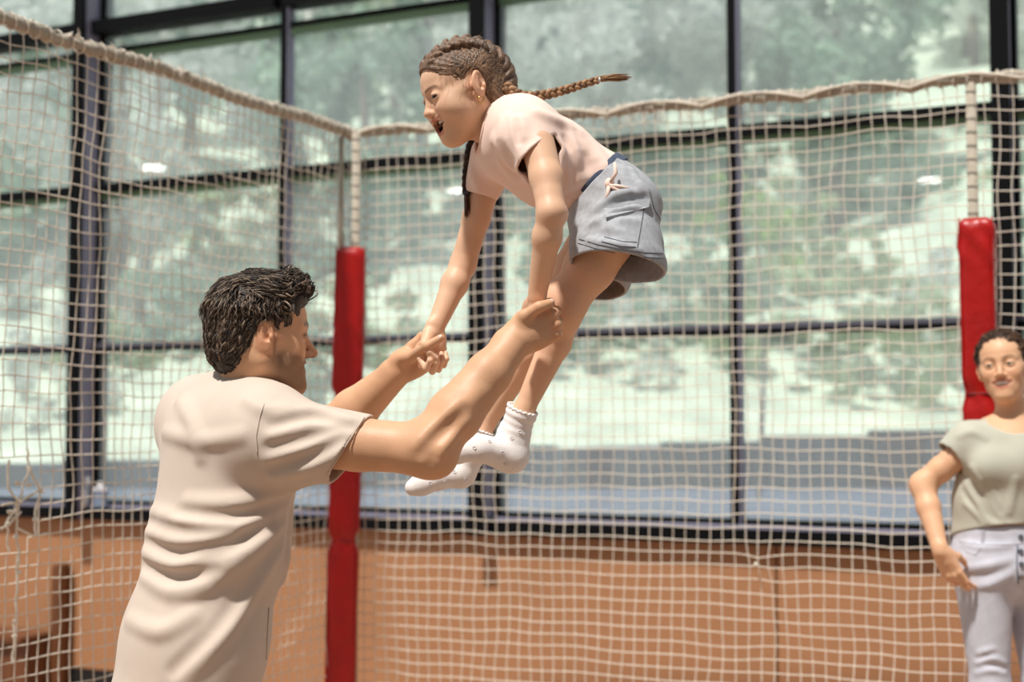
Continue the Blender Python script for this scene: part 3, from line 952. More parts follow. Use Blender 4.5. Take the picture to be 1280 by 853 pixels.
def many_tubes(W, RS, n, mb):
    """tapered tubes for a batch of equally long polylines: W (count, steps, 3), RS (count, steps)"""
    T = np.zeros_like(W); T[:, 1:-1] = W[:, 2:] - W[:, :-2]; T[:, 0] = W[:, 1] - W[:, 0]; T[:, -1] = W[:, -1] - W[:, -2]
    T /= np.linalg.norm(T, axis=2, keepdims=True) + 1e-12
    up = np.where(np.abs(T[:, :1, 2:3]) < 0.9, np.array((0.0, 0, 1)), np.array((1.0, 0, 0))) + 0 * T
    A = up - T * (up * T).sum(2, keepdims=True); A /= np.linalg.norm(A, axis=2, keepdims=True) + 1e-12
    B = np.cross(T, A); c, st = W.shape[:2]
    ang = 2 * math.pi * np.arange(n) / n
    V = W[:, :, None] + RS[:, :, None, None] * (np.cos(ang)[None, None, :, None] * A[:, :, None] + np.sin(ang)[None, None, :, None] * B[:, :, None])
    i = np.arange(c)[:, None, None] * st * n; j = np.arange(st - 1)[None, :, None] * n; k = np.arange(n)[None, None, :]; k2 = (k + 1) % n
    F = np.stack([i + j + k, i + j + k2, i + j + n + k2, i + j + n + k], -1).reshape(-1, 4)
    return V.reshape(-1, 3), F

def vnoise(p, scale, seed=0):
    """cheap smooth pseudo-noise in [-1, 1]"""
    r = np.random.RandomState(seed); out = 0
    for i in range(5):
        w = r.randn(3) * scale; out = out + np.sin(p @ w + r.rand() * 6.28)
    return out / 3.0

def blob(p, c, r): return np.exp(-(((p - np.asarray(c)) / np.asarray(r)) ** 2).sum(-1))

# ------------------------------------------------------------------ heads
def add_head(S, F, female=False, child=False, mouth=0.0, smile=0.0, beard=False, chin=0.0):
    s = F.s; R = F.R
    p = F.p
    def e(c, r, k=0.02, op='u', rx=0.0):
        Rr = R
        if rx:
            cr, sr = math.cos(rx), math.sin(rx)
            Rr = R @ np.array(((1, 0, 0), (0, cr, -sr), (0, sr, cr)))
        S.ell(p(*c), np.array((r[0], r[1], r[2] * F.zs)) * s, Rr, k * s, op)
    def c(a, b, ra, rb, k=0.015, op='u'): S.cap(p(*a), p(*b), ra * s, rb * s, k * s, op)
    jw = 0.049 if child else (0.044 if female else 0.057); jr = 0.0145 if (female and not child) else 0.017; jx = 0.034 if (female and not child) else 0.040; lr = 0.78 if child else (0.9 if female else 1.0)
    e((0, -0.014, 0.030), (0.074, 0.095, 0.083))
    e((0, 0.026, 0.036), (0.060, 0.056, 0.058), 0.03)
    e((0, 0.030, -0.030), (0.056, 0.052, 0.066), 0.03)
    cz_ = -0.096 - (0.010 if child else 0.020) * mouth; cy = 0.072 - 0.010 * mouth + chin
    for sx in (-1, 1):
        c((sx * jw, -0.004, -0.052), (sx * 0.016 * jx / 0.04, cy - 0.006, cz_), jr, jr, 0.03)
        c((sx * jx, 0.040, -0.060), (sx * jx * 0.75, 0.050, -0.075), 0.020 * jr / 0.017, 0.016 * jr / 0.017, 0.03)
        e((sx * 0.036, 0.056, -0.034 + 0.006 * smile), (0.024, 0.022, 0.022), 0.025)
        if child: e((sx * 0.042, 0.046, -0.042), (0.024, 0.026, 0.026), 0.03)
        c((sx * 0.045, 0.050, -0.012), (sx * 0.064, 0.015, -0.006), 0.013, 0.010, 0.02)
    e((0, cy, cz_), (0.019, 0.016, 0.016), 0.02)
    c((0, 0.035, -0.085), (0, 0.0, -0.075), 0.030, 0.034, 0.03)
    # brow ridge, eye sockets
    br = 0.006 if (female or child) else 0.009
    for sx in (-1, 1):
        c((sx * 0.012, 0.079, 0.019), (sx * 0.046, 0.064, 0.019), br, br * 0.8, 0.016)
        e((sx * 0.031, 0.094, 0.0), (0.019, 0.018, 0.014), 0.014, 's')
    # mouth mound
    e((0, 0.066, -0.064), (0.030, 0.022, 0.024), 0.02)
    # nose
    nl = 0.100 if child else (0.104 if female else 0.110)
    c((0, 0.078, 0.010), (0, nl - 0.006, -0.030), 0.0065, 0.0085, 0.012)
    e((0, nl - 0.006, -0.034), (0.0105, 0.010, 0.009), 0.008)
    for sx in (-1, 1):
        e((sx * 0.0125, nl - 0.019, -0.037), (0.0075, 0.010, 0.0075), 0.006)
        e((sx * 0.007, nl - 0.012, -0.0445), (0.0035, 0.005, 0.003), 0.002, 's')
    # eyelids with an opening
    for sx in (-1, 1):
        e((sx * 0.031, 0.0715, 0.0), (0.0160, 0.0142, 0.0132) if not child else (0.0185, 0.0160, 0.0160), 0.006)
        op = 0.0048 if not child else 0.0076
        if smile > 0.8 and female: op = 0.0040
        e((sx * (0.0315 if not child else 0.0335), 0.089, -0.0005), (0.0135 if not child else 0.0160, 0.0125 if not child else 0.0150, op), 0.0015, 's')
    # lips
    w = 0.024 + 0.006 * smile + 0.009 * mouth
    zu = -0.056 + 0.003 * smile; zl = -0.068 - 0.022 * mouth - 0.002 * smile
    yu = 0.086; yl = 0.084 - 0.008 * mouth
    lift = 0.007 * smile + 0.006 * mouth
    zc = zu - (0.5 - 0.28 * min(1, mouth)) * (zu - zl) + lift
    for sx in (-1, 1):
        c((0, yu, zu), (sx * w * 0.55, yu - 0.006, zu + 0.001 + lift * 0.3), 0.0052 * lr, 0.0048 * lr, 0.006)
        c((sx * w * 0.55, yu - 0.006, zu + 0.001 + lift * 0.3), (sx * w, yu - 0.020, zc), 0.0046 * lr, 0.003, 0.005)
        c((0, yl, zl), (sx * w * 0.55, yl - 0.005, zl + 0.002 + lift * 0.4), 0.0062 * lr, 0.0055 * lr, 0.006)
        c((sx * w * 0.55, yl - 0.005, zl + 0.002 + lift * 0.4), (sx * w, yu - 0.020, zc), 0.0052 * lr, 0.003, 0.005)
    mh = (zu - zl) / 2
    if mouth > 0.2:
        e((0, yu - 0.016, zu - 0.60 * mh), (w * 0.93, 0.034, mh * 0.55), 0.003, 's')
        e((0, yu - 0.016, (zu + zl) / 2 + 0.001), (w * 0.72, 0.034, mh * 0.88), 0.003, 's')
    elif smile > 0.3:
        e((0, yu - 0.006, (zu + zl) / 2 + lift * 0.35), (w * 0.84, 0.016, 0.0058), 0.002, 's')
    else:
        e((0, yu + 0.003, (zu + zl) / 2), (w * 0.9, 0.010, 0.0010), 0.002, 's')
    # ears
    for sx in (-1, 1):
        ex = R @ np.array((sx * 0.93, -0.36, 0.0)); ez = unit(R @ np.array((0, -0.16, 1.0)))
        ey = np.cross(ez, ex); ex = np.cross(ey, ez); Re = np.stack([ex, ey, ez], 1)
        ec = p(sx * 0.0765, -0.010, -0.004)
        S.ell(ec, np.array((0.0062, 0.0185, 0.0300)) * s, Re, 0.006 * s)
        S.ell(p(sx * 0.073, 0.0, -0.030), np.array((0.006, 0.009, 0.010)) * s, Re, 0.006 * s)
        S.ell(ec + Re @ (np.array((0.0062 * 1, 0.0015, 0.006)) * s), np.array((0.0060, 0.0125, 0.0190)) * s, Re, 0.002 * s, 's')
        S.cap(ec + Re @ (np.array((0.002, -0.006, -0.012)) * s), ec + Re @ (np.array((0.002, -0.004, 0.014)) * s), 0.0035 * s, 0.0028 * s, 0.003 * s)
        S.ell(ec + Re @ (np.array((0.0045, 0.005, -0.005)) * s), np.array((0.0075, 0.0065, 0.0085)) * s, Re, 0.002 * s, 's')
        S.ell(ec + Re @ (np.array((0.003, 0.0125, -0.005)) * s), np.array((0.004, 0.004, 0.006)) * s, Re, 0.003 * s)

def face_paint(F, skin, lips, brow, beard=None, mouth=0.0, smile=0.0, female=True, flush=0.1, lash=0.75):
    skin = np.array(skin[:3]); lips = np.array(lips[:3]); brow = np.array(brow[:3])
    def f(col, V):
        q = F.inv(V); x = np.abs(q[:, 0])
        w = 0.024 + 0.006 * smile + 0.009 * mouth; zu = -0.056 + 0.003 * smile; zl = -0.068 - 0.022 * mouth - 0.002 * smile; lift = 0.007 * smile + 0.006 * mouth
        t = np.clip(x / w, 0, 1)
        zc = zu - (0.5 - 0.28 * min(1, mouth)) * (zu - zl)
        zup = zu + lift * 0.3 * t + (zc + lift - zu - lift * 0.3) * np.maximum(0, t - 0.5) * 2
        zlo = zl + lift * 0.4 * t + (zc + lift - zl - lift * 0.4) * np.maximum(0, t - 0.5) * 2
        la = np.maximum(np.clip(1.6 - np.abs(q[:, 2] - zup) / (0.0034 * (1.15 - 0.6 * t)), 0, 1), np.clip(1.6 - np.abs(q[:, 2] - zlo) / (0.0042 * (1.15 - 0.6 * t)), 0, 1))
        la = la * np.clip((w * 1.04 - x) / 0.003, 0, 1) * (q[:, 1] > 0.056)
        inlip = la > 0.5
        col = col * (1 - 0.8 * la[:, None]) + lips * 0.8 * la[:, None]
        # inside of the mouth
        if mouth > 0.2:
            ins = (q[:, 1] < 0.079 - 0.25 * x) & (q[:, 1] > 0.02) & (x < w * 0.85) & (np.abs(q[:, 2] - (zu + zl) / 2) < (zu - zl) / 2 * 0.92)
            col = np.where(ins[:, None], np.array((0.05, 0.008, 0.008)), col)
        # brows
        bz = 0.0205 + 0.0045 * np.sin(np.clip((x - 0.010) / 0.040, 0, 1) * 2.4) - np.maximum(0, x - 0.040) * 0.25
        th = 0.0036 if female else 0.0058
        bw = np.clip(1.3 - np.abs(q[:, 2] - bz) / th, 0, 1) * np.clip((x - 0.009) / 0.004, 0, 1) * np.clip((0.052 - x) / 0.006, 0, 1) * (q[:, 1] > 0.03)
        bw = bw * (0.8 + 0.2 * np.sin(q[:, 0] * 3000 + q[:, 2] * 1500))
        col = col * (1 - 0.85 * bw[:, None]) + brow * 0.85 * bw[:, None]
        # lash line round the eye opening
        ed = np.sqrt(((x - 0.0315) / 0.0150) ** 2 + ((q[:, 2] + 0.0005) / 0.0066) ** 2)
        ring = np.exp(-((ed - 1.0) / 0.16) ** 2) * (q[:, 1] > 0.05) * np.where(q[:, 2] > -0.001, 1.0, 0.45)
        col = col * (1 - lash * ring[:, None]) + brow * 0.5 * lash * ring[:, None]
        # warm cheeks, nose, ears
        fl = flush * (blob(np.stack([x, q[:, 1], q[:, 2]], 1), (0.038, 0.066, -0.03), (0.022, 0.03, 0.02)) + blob(q, (0, 0.1, -0.034), (0.014, 0.016, 0.012)) + 1.2 * (x > 0.0745) * (np.abs(q[:, 2] + 0.006) < 0.045))
        col = col * (1 - fl[:, None] * np.array((0.0, 0.55, 0.7)))
        if beard is not None:
            b = np.array(beard[:3])
            edge = 0.048 + 0.02 * np.clip((q[:, 1] - 0.0) / 0.08, 0, 1)
            m = np.clip((-0.030 - q[:, 2]) / 0.014 - 0.0, 0, 1) * np.clip((q[:, 1] + 0.012) / 0.035, 0, 1) * np.clip((q[:, 2] + 0.125) / 0.02, 0, 1)
            m2 = np.clip((0.040 - np.abs(q[:, 1] - 0.014)) / 0.02, 0, 1) * np.clip((0.006 - q[:, 2]) / 0.02, 0, 1) * (x > 0.045) * np.clip((q[:, 2] + 0.08) / 0.02, 0, 1) * np.clip((0.018 - q[:, 1]) / 0.01, 0, 1)*np.clip((q[:, 1]-0.004)/0.006,0,1)
            chk = np.clip((0.054 - np.sqrt((x - 0.040) ** 2 + (q[:, 2] + 0.026) ** 2) - 0.026) / 0.01, 0, 1) * (q[:, 1] > 0.035)
            m = np.maximum(m * (1 - 0.9 * chk), m2)
            m = np.clip(m * 0.62, 0, 0.8)
            m = np.where(inlip, 0, m)
            col = col * (1 - m[:, None]) + b * m[:, None]
        return col
    return f

def add_eyes(F, parent, iris, look=(0, 1, 0), big=1.0, er=0.0118):
    """eyeball, iris and pupil for both eyes"""
    L = unit(F.d(*look))
    for sx in (-1, 1):
        c = F.p(sx * 0.031, 0.0728, 0.0); r = er * F.s
        m = MB(); m.ball(c, r, 18, 12); o = m.build('eyeball', M['eye_white'], parent, True)
        t1 = unit(np.cross(L, (0.3, 0.1, 1))); t2 = np.cross(t1, L)
        for nm, rr, off, mt in (('iris', 0.0062 * F.s * big, 1.012, iris), ('pupil', 0.0030 * F.s * big, 1.03, M['pupil'])):
            m = MB(); vs = [c + L * r * off]; fs = []; am = math.asin(min(0.95, rr / r)); N = 18; K = 4
            for j in range(1, K + 1):
                a = am * j / K
                for k in range(N):
                    w = 2 * math.pi * k / N
                    vs.append(c + (L * math.cos(a) + (t1 * math.cos(w) + t2 * math.sin(w)) * math.sin(a)) * r * off)
            fs = [(0, 1 + (k + 1) % N, 1 + k) for k in range(N)]
            for j in range(K - 1):
                for k in range(N):
                    a0 = 1 + j * N; fs.append((a0 + k, a0 + (k + 1) % N, a0 + N + (k + 1) % N, a0 + N + k))
            m.add(vs, fs); m.build(nm, mt, o, True)

def add_teeth(F, parent, y0, z0, w, h, n=8):
    """curved upper row, scalloped into single teeth"""
    N = n * 6; vs = []; fs = []
    for i in range(N + 1):
        t = i / N * 2 - 1; x = w * math.sin(t * 1.1) / math.sin(1.1); y = y0 - 0.016 * t * t
        ph = abs(math.sin(math.pi * i / 6)); gr = -0.0009 * (1 - ph) ** 3; hh = h * (1.08 if abs(t) < 0.3 else 0.95) * (0.82 + 0.18 * ph ** 0.4)
        for (dy, zz_) in ((-0.004, 0.003), (gr, 0.003), (gr + 0.0004, -hh * 0.5), (gr, -hh), (-0.004, -hh)):
            vs.append(F.p(x, y + dy, z0 + zz_))
    for i in range(N):
        for j in range(4): fs.append((i * 5 + j, i * 5 + j + 1, (i + 1) * 5 + j + 1, (i + 1) * 5 + j))
    return from_py('teeth', vs, fs, M['teeth'], parent, True)

# ------------------------------------------------------------------ hands
def add_hand(S, wrist, fwd, dorsal, right=True, scale=1.0, curl=None, spread=0.0, thumb=None, wr=0.024, k=0.004):
    """fwd: wrist to knuckles, dorsal: out of the back of the hand; curl: per finger (knuckle, middle, end) in radians"""
    y = unit(fwd); z = unit(np.asarray(dorsal) - y * np.dot(dorsal, y)); x = np.cross(y, z)
    if right: x = -x                     # x points to the thumb side
    O = np.asarray(wrist, float); s = scale
    def p(a, b, c): return O + (x * a + y * b + z * c) * s
    tips = []
    mc = [(0.030, 0.088, 0.001), (0.010, 0.093, 0.004), (-0.010, 0.089, 0.003), (-0.028, 0.081, -0.001)]
    ln = [(0.044, 0.027, 0.022), (0.049, 0.031, 0.023), (0.045, 0.029, 0.023), (0.035, 0.021, 0.020)]
    rr = [0.0098, 0.0100, 0.0094, 0.0082]
    S.cap(p(0.004, -0.012, 0), p(0.002, 0.035, -0.001), wr * 0.98, 0.026 * s, 0.012 * s, flat=(z, 0.72))
    for i in range(4):
        a = (mc[i][0] * 0.55, 0.012, -0.002)
        S.cap(p(*a), p(mc[i][0], mc[i][1] - 0.004, mc[i][2] - 0.005), 0.0155 * s, 0.0118 * s, 0.012 * s)
    S.ell(p(0.0, 0.055, -0.008), np.array((0.036, 0.036, 0.013)) * s, np.stack([x, y, z], 1), 0.012 * s)
    S.ell(p(-0.022, 0.035, -0.012), np.array((0.014, 0.030, 0.013)) * s, np.stack([x, y, z], 1), 0.012 * s)
    curl = curl or [(0.3, 0.4, 0.2)] * 4
    for i in range(4):
        q = p(*mc[i]); ang = 0.0
        side = (1.5 - i) * spread
        pts = [q]; radii = [rr[i] * 1.10 * s]
        for j in range(3):
            ang += curl[i][j]
            d = y * math.cos(ang) - z * math.sin(ang) + x * side * math.cos(ang)
            d = unit(d); q = q + d * ln[i][j] * s
            pts.append(q); radii.append(rr[i] * (0.97, 0.88, 0.74)[j] * s)
        S.cap(pts[0], pts[1], radii[0], radii[1], 0.006 * s)
        S.cap(pts[1], pts[2], radii[1], radii[2], k * s)
        S.cap(pts[2], pts[3], radii[2], radii[3], k * s)
        tips.append(pts)
    th = thumb or [(0.022, 0.020, -0.010), (0.044, 0.048, -0.018), (0.050, 0.080, -0.022), (0.048, 0.104, -0.022)]
    tp = [p(*t) if len(t) == 3 and not isinstance(t, np.ndarray) else t for t in th]
    S.cap(tp[0], tp[1], 0.0170 * s, 0.0135 * s, 0.016 * s)
    S.cap(tp[1], tp[2], 0.0125 * s, 0.0108 * s, 0.006 * s)
    S.cap(tp[2], tp[3], 0.0108 * s, 0.0086 * s, k * s)
    tips.append(tp)
    return dict(p=p, x=x, y=y, z=z, tips=tips)

def nail(pt, prev, out, r, parent, mt):
    a = unit(pt - prev); n = unit(out - a * np.dot(out, a)); b = np.cross(a, n)
    m = MB(); R = np.stack([a, b, n], 1)
    m.ball(pt + n * r * 0.72 - a * r * 0.05, (r * 0.85, r * 0.62, r * 0.28), 10, 6, R)
    return m.build('nail', mt, parent, True)

def neck_ring(T, a, b, r, tr, mt, parent, name='neck_rib'):
    """ribbed collar: ring where a cylinder round the neck axis meets the cloth"""
    d = unit(np.asarray(b) - np.asarray(a)); u = unit(np.cross(d, (0.2, 1, 0.1))); v = np.cross(d, u); pts = []
    for w in np.linspace(0, 2 * math.pi, 49)[:-1]:
        st = np.asarray(a) + (u * math.cos(w) + v * math.sin(w)) * r
        q = st + d * np.linspace(0, 0.26, 131)[:, None]; f = T(q); i = np.argmax(f < 0.0005)
        if f[i] < 0.0005: pts.append(q[i])
    if len(pts) < 20: return None
    P_ = np.array(pts)
    for _ in range(3): P_ = (np.roll(P_, 1, 0) + 2 * P_ + np.roll(P_, -1, 0)) / 4
    m = MB(); m.tube(list(P_) + [P_[0], P_[1]], tr, 8, cap=False); return m.build(name, mt, parent, True)

def px(r, Y): return r * Y / FPX
# ------------------------------------------------------------------ people: materials
M.update({
    'skin': mat('skin', (0, 0, 0, 1), 0.48, 0.05, 30, 0.10, 260, attr='Col', sss=0.12, spec=0.35, bdist=0.003),
    'eye_white': mat('eye_white', srgb(184, 174, 166), 0.25),
    'iris_brown': mat('iris_brown', srgb(74, 46, 30), 0.25),
    'iris_grey': mat('iris_grey', srgb(96, 92, 78), 0.25),
    'pupil': mat('pupil', srgb(8, 7, 7), 0.15),
    'teeth': mat('teeth', srgb(240, 232, 220), 0.25),
    'nail': mat('nail', srgb(236, 190, 168), 0.3),
    'hair_girl': mat('hair_light_brown', (0, 0, 0, 1), 0.42, 0.3, 60, 0.4, 300, attr='Col', stretch=(1, 1, 0.2), spec=0.5),
    'hair_lock': mat('hair_lock', (0, 0, 0, 1), 0.52, 0.25, 120, attr='Col', spec=0.3),
    'peach': mat('peach_jersey', srgb(246, 216, 201), 0.85, 0.03, 20, 0.25, 700, sheen=0.15, bdist=0.001),
    'denim': mat('light_denim', srgb(168, 170, 174), 0.85, 0.16, 90, 0.5, 900, bdist=0.0015),
    'denim_dark': mat('dark_denim', srgb(74, 84, 104), 0.85, 0.2, 90, 0.5, 900, bdist=0.0015),
    'stitch': mat('stitching', srgb(70, 74, 88), 0.8),
    'sock': mat('white_sock', srgb(238, 233, 230), 0.9, 0.05, 60, 0.4, 600, bdist=0.002),
    'sock_print': mat('sock_print', srgb(220, 216, 218), 0.9),
    'gold': mat('gold', srgb(222, 180, 110), 0.25, metal=1.0),
    'beige_shirt': mat('beige_jersey', srgb(208, 191, 176), 0.88, 0.04, 14, 0.3, 600, sheen=0.15, bdist=0.001),
    'hair_man': mat('hair_dark_brown', (0, 0, 0, 1), 0.45, 0.3, 60, 0.4, 300, attr='Col', spec=0.5),
    'trousers': mat('dark_trousers', srgb(60, 62, 70), 0.85, 0.15, 30),
    'shoe': mat('shoe', srgb(60, 58, 60), 0.6),
    'sage_shirt': mat('sage_jersey', srgb(186, 184, 168), 0.88, 0.04, 14, 0.3, 600, sheen=0.15, bdist=0.001),
    'jeans': mat('washed_jeans', srgb(196, 196, 206), 0.85, 0.10, 26, 0.4, 700, bdist=0.0015),
    'metal_button': mat('metal_button', srgb(150, 150, 156), 0.35, metal=0.9),
})

def ridge(S, paths, r=0.006, sink=0.5, k=0.012, op='u'):
    """folds and seams: raise (or cut) a soft line along pixel paths found on the present surface"""
    base = S.copy()
    for path in paths:
        rr_ = path[-1] if not isinstance(path[-1], tuple) else r
        pp = [q for q in path if isinstance(q, tuple)]
        pts = []
        for i in range(len(pp) - 1):
            q0, q1, q2, q3 = [np.array(pp[min(max(j, 0), len(pp) - 1)], float) for j in (i - 1, i, i + 1, i + 2)]
            for t in (0, 0.25, 0.5, 0.75):
                pts.append(tuple(0.5 * (2 * q1 + (q2 - q0) * t + (2 * q0 - 5 * q1 + 4 * q2 - q3) * t * t + (3 * q1 - q0 - 3 * q2 + q3) * t ** 3)))
        pts.append(pp[-1])
        hs = base.hits(pts); hs = [h for h in hs if h is not None]
        if len(hs) < 2: continue
        g = base.grad(np.array(hs))
        n = len(hs)
        sgn = -1 if op == 'u' else 1
        env = [min(1.0, 0.25 + 1.6 * min(i, n - 1 - i) / max(1, n - 1)) for i in range(n)]
        hs = [h + sgn * gg * rr_ * (sink + 0.75 * (1 - e_)) for h, gg, e_ in zip(hs, g, env)]
        S.poly(hs, [rr_ * (0.6 + 0.4 * e_) for e_ in env], k, op)

def surf_tube(S, pp, r, lift, mt, name, parent, n=5, dense=4):
    pts = []
    for a, b in zip(pp[:-1], pp[1:]):
        for t in np.linspace(0, 1, dense, endpoint=False): pts.append((a[0] + (b[0] - a[0]) * t, a[1] + (b[1] - a[1]) * t))
    pts.append(pp[-1])
    hs = S.hits(pts, lift); hs = [h for h in hs if h is not None]
    md = np.median([h[1] for h in hs]) if hs else 0
    hs = [h for i, h in enumerate(hs) if i == 0 or np.linalg.norm(h - hs[i - 1]) < 0.05]
    if len(hs) < 2: return None
    m = MB(); m.tube(hs, r, n); return m.build(name, mt, parent, True)

def braid(path, r0, r1, period, name, mt, parent, cols, side=None, seed=0):
    """three strands plaited along a path; one object per strand"""
    path = [np.asarray(q, float) for q in path]
    seg = np.array([np.linalg.norm(b - a) for a, b in zip(path[:-1], path[1:])]); cum = np.concatenate([[0], np.cumsum(seg)]); L = cum[-1]
    n = int(L / (period / 14))
    def at(s):
        i = min(len(seg) - 1, max(0, np.searchsorted(cum, s) - 1)); t = (s - cum[i]) / (seg[i] + 1e-9)
        p0 = path[max(i - 1, 0)]; p1 = path[i]; p2 = path[i + 1]; p3 = path[min(i + 2, len(path) - 1)]
        return 0.5 * ((2 * p1) + (-p0 + p2) * t + (2 * p0 - 5 * p1 + 4 * p2 - p3) * t * t + (-p0 + 3 * p1 - 3 * p2 + p3) * t ** 3)
    for k in range(3):
        m = MB(); pts = []; rs = []
        for i in range(n + 1):
            s = L * i / n; c = at(s); T = unit(at(min(L, s + 1e-3)) - at(max(0, s - 1e-3)))
            a = unit(np.cross(T, side if side is not None else vec(0, 1, 0))); b = np.cross(T, a)
            r = r0 + (r1 - r0) * i / n; ph = 2 * math.pi * (s / period + k / 3)
            pts.append(c + a * r * 0.62 * math.sin(ph) + b * r * 0.42 * math.sin(2 * ph)); rs.append(r * 0.54)
        m.tube(pts, rs, 8)
        o = m.build(name, mt, parent, True)
        paint(o, cols[k % len(cols)])

def paint(o, col):
    me = o.data; ca = me.color_attributes.new('Col', 'FLOAT_COLOR', 'POINT')
    ca.data.foreach_set('color', np.tile(np.array((*col[:3], 1.0), np.float32), len(me.vertices)))

def rgba(c): return np.concatenate([c, np.ones((len(c), 1))], 1)

# ------------------------------------------------------------------ hair of locks
def lock_hair(F, cap, parent, mt, n, cols, seed, region, flow, length, rad, lift, radii=(0.0775, 0.0985, 0.0865), cen=(0, -0.014, 0.030), curl=0.0, jitter=0.28, name='hair_locks'):
    """many tapered locks combed over the surface of the hair cap"""
    r = np.random.RandomState(seed); cen = np.array(cen); rad3 = np.array(radii); groups = len(cols); steps = 7
    PT = []; HT = []; SD = []; RS = []; cnt = 0; guard = 0
    while cnt < n and guard < n * 40:
        guard += 1
        u = r.randn(3); u /= np.linalg.norm(u); q = cen + rad3 * u
        if not region(q): continue
        cnt += 1
        L = length(q) * (0.7 + 0.6 * r.rand()); ph = r.rand() * 6.28; hl = lift(q) * (0.5 + 0.8 * r.rand()); jit = r.randn(3) * jitter; rv = rad * (0.6 + 0.8 * r.rand())
        for i in range(steps):
            t = i / (steps - 1); PT.append(q.copy())
            HT.append(-0.0015 + hl * math.sin(min(1.0, t * 1.3) * math.pi * 0.5) ** 1.2 - 0.002 * t)
            fl = unit(flow(q) + jit); SD.append(np.cross(unit((q - cen) / rad3 ** 2), fl) * curl * 0.004 * math.sin(ph + t * 7))
            RS.append(rv * F.s * (0.6 + 0.4 * math.sin(math.pi * min(1, t + 0.3))) * (1 - 0.9 * max(0, t - 0.45) / 0.55))
            q = q + fl * L / (steps - 1)
    W = np.array([F.p(*(q + s_)) for q, s_ in zip(PT, SD)]); HT = np.array(HT) * F.s
    for _ in range(2):
        d = cap(W); W = W + cap.grad(W) * (HT - d)[:, None]
    W = W.reshape(cnt, steps, 3); RS = np.array(RS).reshape(cnt, steps); grp = r.randint(groups, size=cnt)
    for k, c in enumerate(cols):
        m_ = grp == k
        if not m_.any(): continue
        V, Q = many_tubes(W[m_], RS[m_], 5, None)
        o = np_mesh(name, V, Q, mt, parent, relax=0); paint(o, c); o['kind'] = 'stuff'

# ------------------------------------------------------------------ the girl
girl = empty('person', tuple(P(700, 300, 2.85)))
tag(girl, 'child in peach t-shirt and denim shorts leaping, wrists held in mid-air', 'person', 'people on the court')
GSK = np.array(srgb(228, 184, 152)[:3])
ya, pa = math.radians(20), math.radians(19)
GF = Frame(P(579, 114, 2.87), (-math.cos(ya) * math.cos(pa), -math.sin(ya) * math.cos(pa), -math.sin(pa)), vec(-0.1, -0.02, 1), 0.92, 0.86)
S = Sculpt()
add_head(S, GF, female=True, child=True, mouth=1.0, smile=0.9)
S.chain([GF.p(0, -0.012, -0.045), P(612, 150, 2.88), P(640, 165, 2.88)], [0.042, 0.040, 0.05], 0.03)
lat = unit(vec(0.25, -1.0, 0.1))
S.cap(P(655, 185, 2.88), P(735, 228, 2.88), px(44, 2.88), px(31, 2.88), 0.05, flat=(lat, 1.25))
S.cap(P(735, 228, 2.88), P(780, 255, 2.87), px(31, 2.88), px(40, 2.88), 0.05, flat=(lat, 1.25))
# near arm
gs, ge, gw = P(672, 180, 2.755), P(689, 266, 2.70), P(671, 372, 2.765)
S.chain([gs, (gs + ge) / 2 + vec(0.004, 0, 0), ge, ge * 0.72 + gw * 0.28, gw], [px(22, 2.75), px(20.5, 2.72), px(17.5, 2.7), px(18, 2.7), px(11.5, 2.76)], 0.03)
S.ell(P(700, 268, 2.71), (px(9, 2.7),) * 3, None, 0.015)
# far arm
fs_, fe, fw = P(612, 215, 3.0), P(579, 330, 3.03), P(543, 413, 2.985)
S.chain([fs_, (fs_ + fe) / 2, fe, fe * 0.7 + fw * 0.3, fw], [px(20, 3), px(17, 3), px(16, 3), px(16.5, 3), px(11, 2.98)], 0.03)
# near leg
h1, k1, a1 = P(770, 275, 2.82), P(704, 388, 2.85), P(655, 512, 2.88)
S.chain([h1, h1 * 0.5 + k1 * 0.5 + vec(0, 0, -0.004), k1], [px(42, 2.8), px(33, 2.75), px(22, 2.7)], 0.03)
S.ell(P(697, 378, 2.835), np.array((0.028, 0.028, 0.034)), None, 0.04)
S.chain([k1, k1 * 0.68 + a1 * 0.32 + vec(0.010, 0.012, 0), a1, P(640, 560, 2.89)], [px(20, 2.7), px(20.5, 2.75), px(13, 2.8), px(14, 2.8)], 0.04)
# far leg
h2, k2, a2 = P(762, 280, 2.95), P(684, 400, 2.97), P(603, 535, 3.02)
S.chain([h2, h2 * 0.5 + k2 * 0.5, k2], [px(40, 2.95), px(32, 2.95), px(20, 2.92)], 0.03)
S.chain([k2, k2 * 0.68 + a2 * 0.32, a2, P(585, 580, 3.0)], [px(19, 2.9), px(20, 2.95), px(13, 3.0), px(12, 3.0)], 0.025)
# fists: near one hidden in the man's grip, far one below his thumb
gh = add_hand(S, gw + vec(0, 0.004, -0.006), P(664, 404, 2.80) - gw, vec(0.8, 0.5, 0.1), right=False, scale=0.70, wr=px(11.5, 2.76),
              curl=[(1.1, 1.5, 0.9), (1.15, 1.5, 0.9), (1.2, 1.5, 0.9), (1.25, 1.5, 0.9)], thumb=[(0.022, 0.020, -0.010), (0.036, 0.050, -0.022), (0.026, 0.070, -0.036), (0.008, 0.082, -0.040)])
gh2 = add_hand(S, fw + vec(0, -0.002, 0), P(537, 452, 2.985) - fw, vec(-0.55, 0.75, 0.0), right=True, scale=0.74, wr=px(11, 2.98),
               curl=[(1.0, 1.55, 1.0), (1.05, 1.55, 1.0), (1.1, 1.55, 1.0), (1.15, 1.5, 1.0)], thumb=[(0.022, 0.020, -0.010), (0.040, 0.046, -0.026), (0.034, 0.066, -0.046), (0.016, 0.078, -0.056)])
fp = face_paint(GF, GSK, srgb(196, 112, 96), srgb(96, 68, 48), None, 1.0, 0.9, True, 0.14)
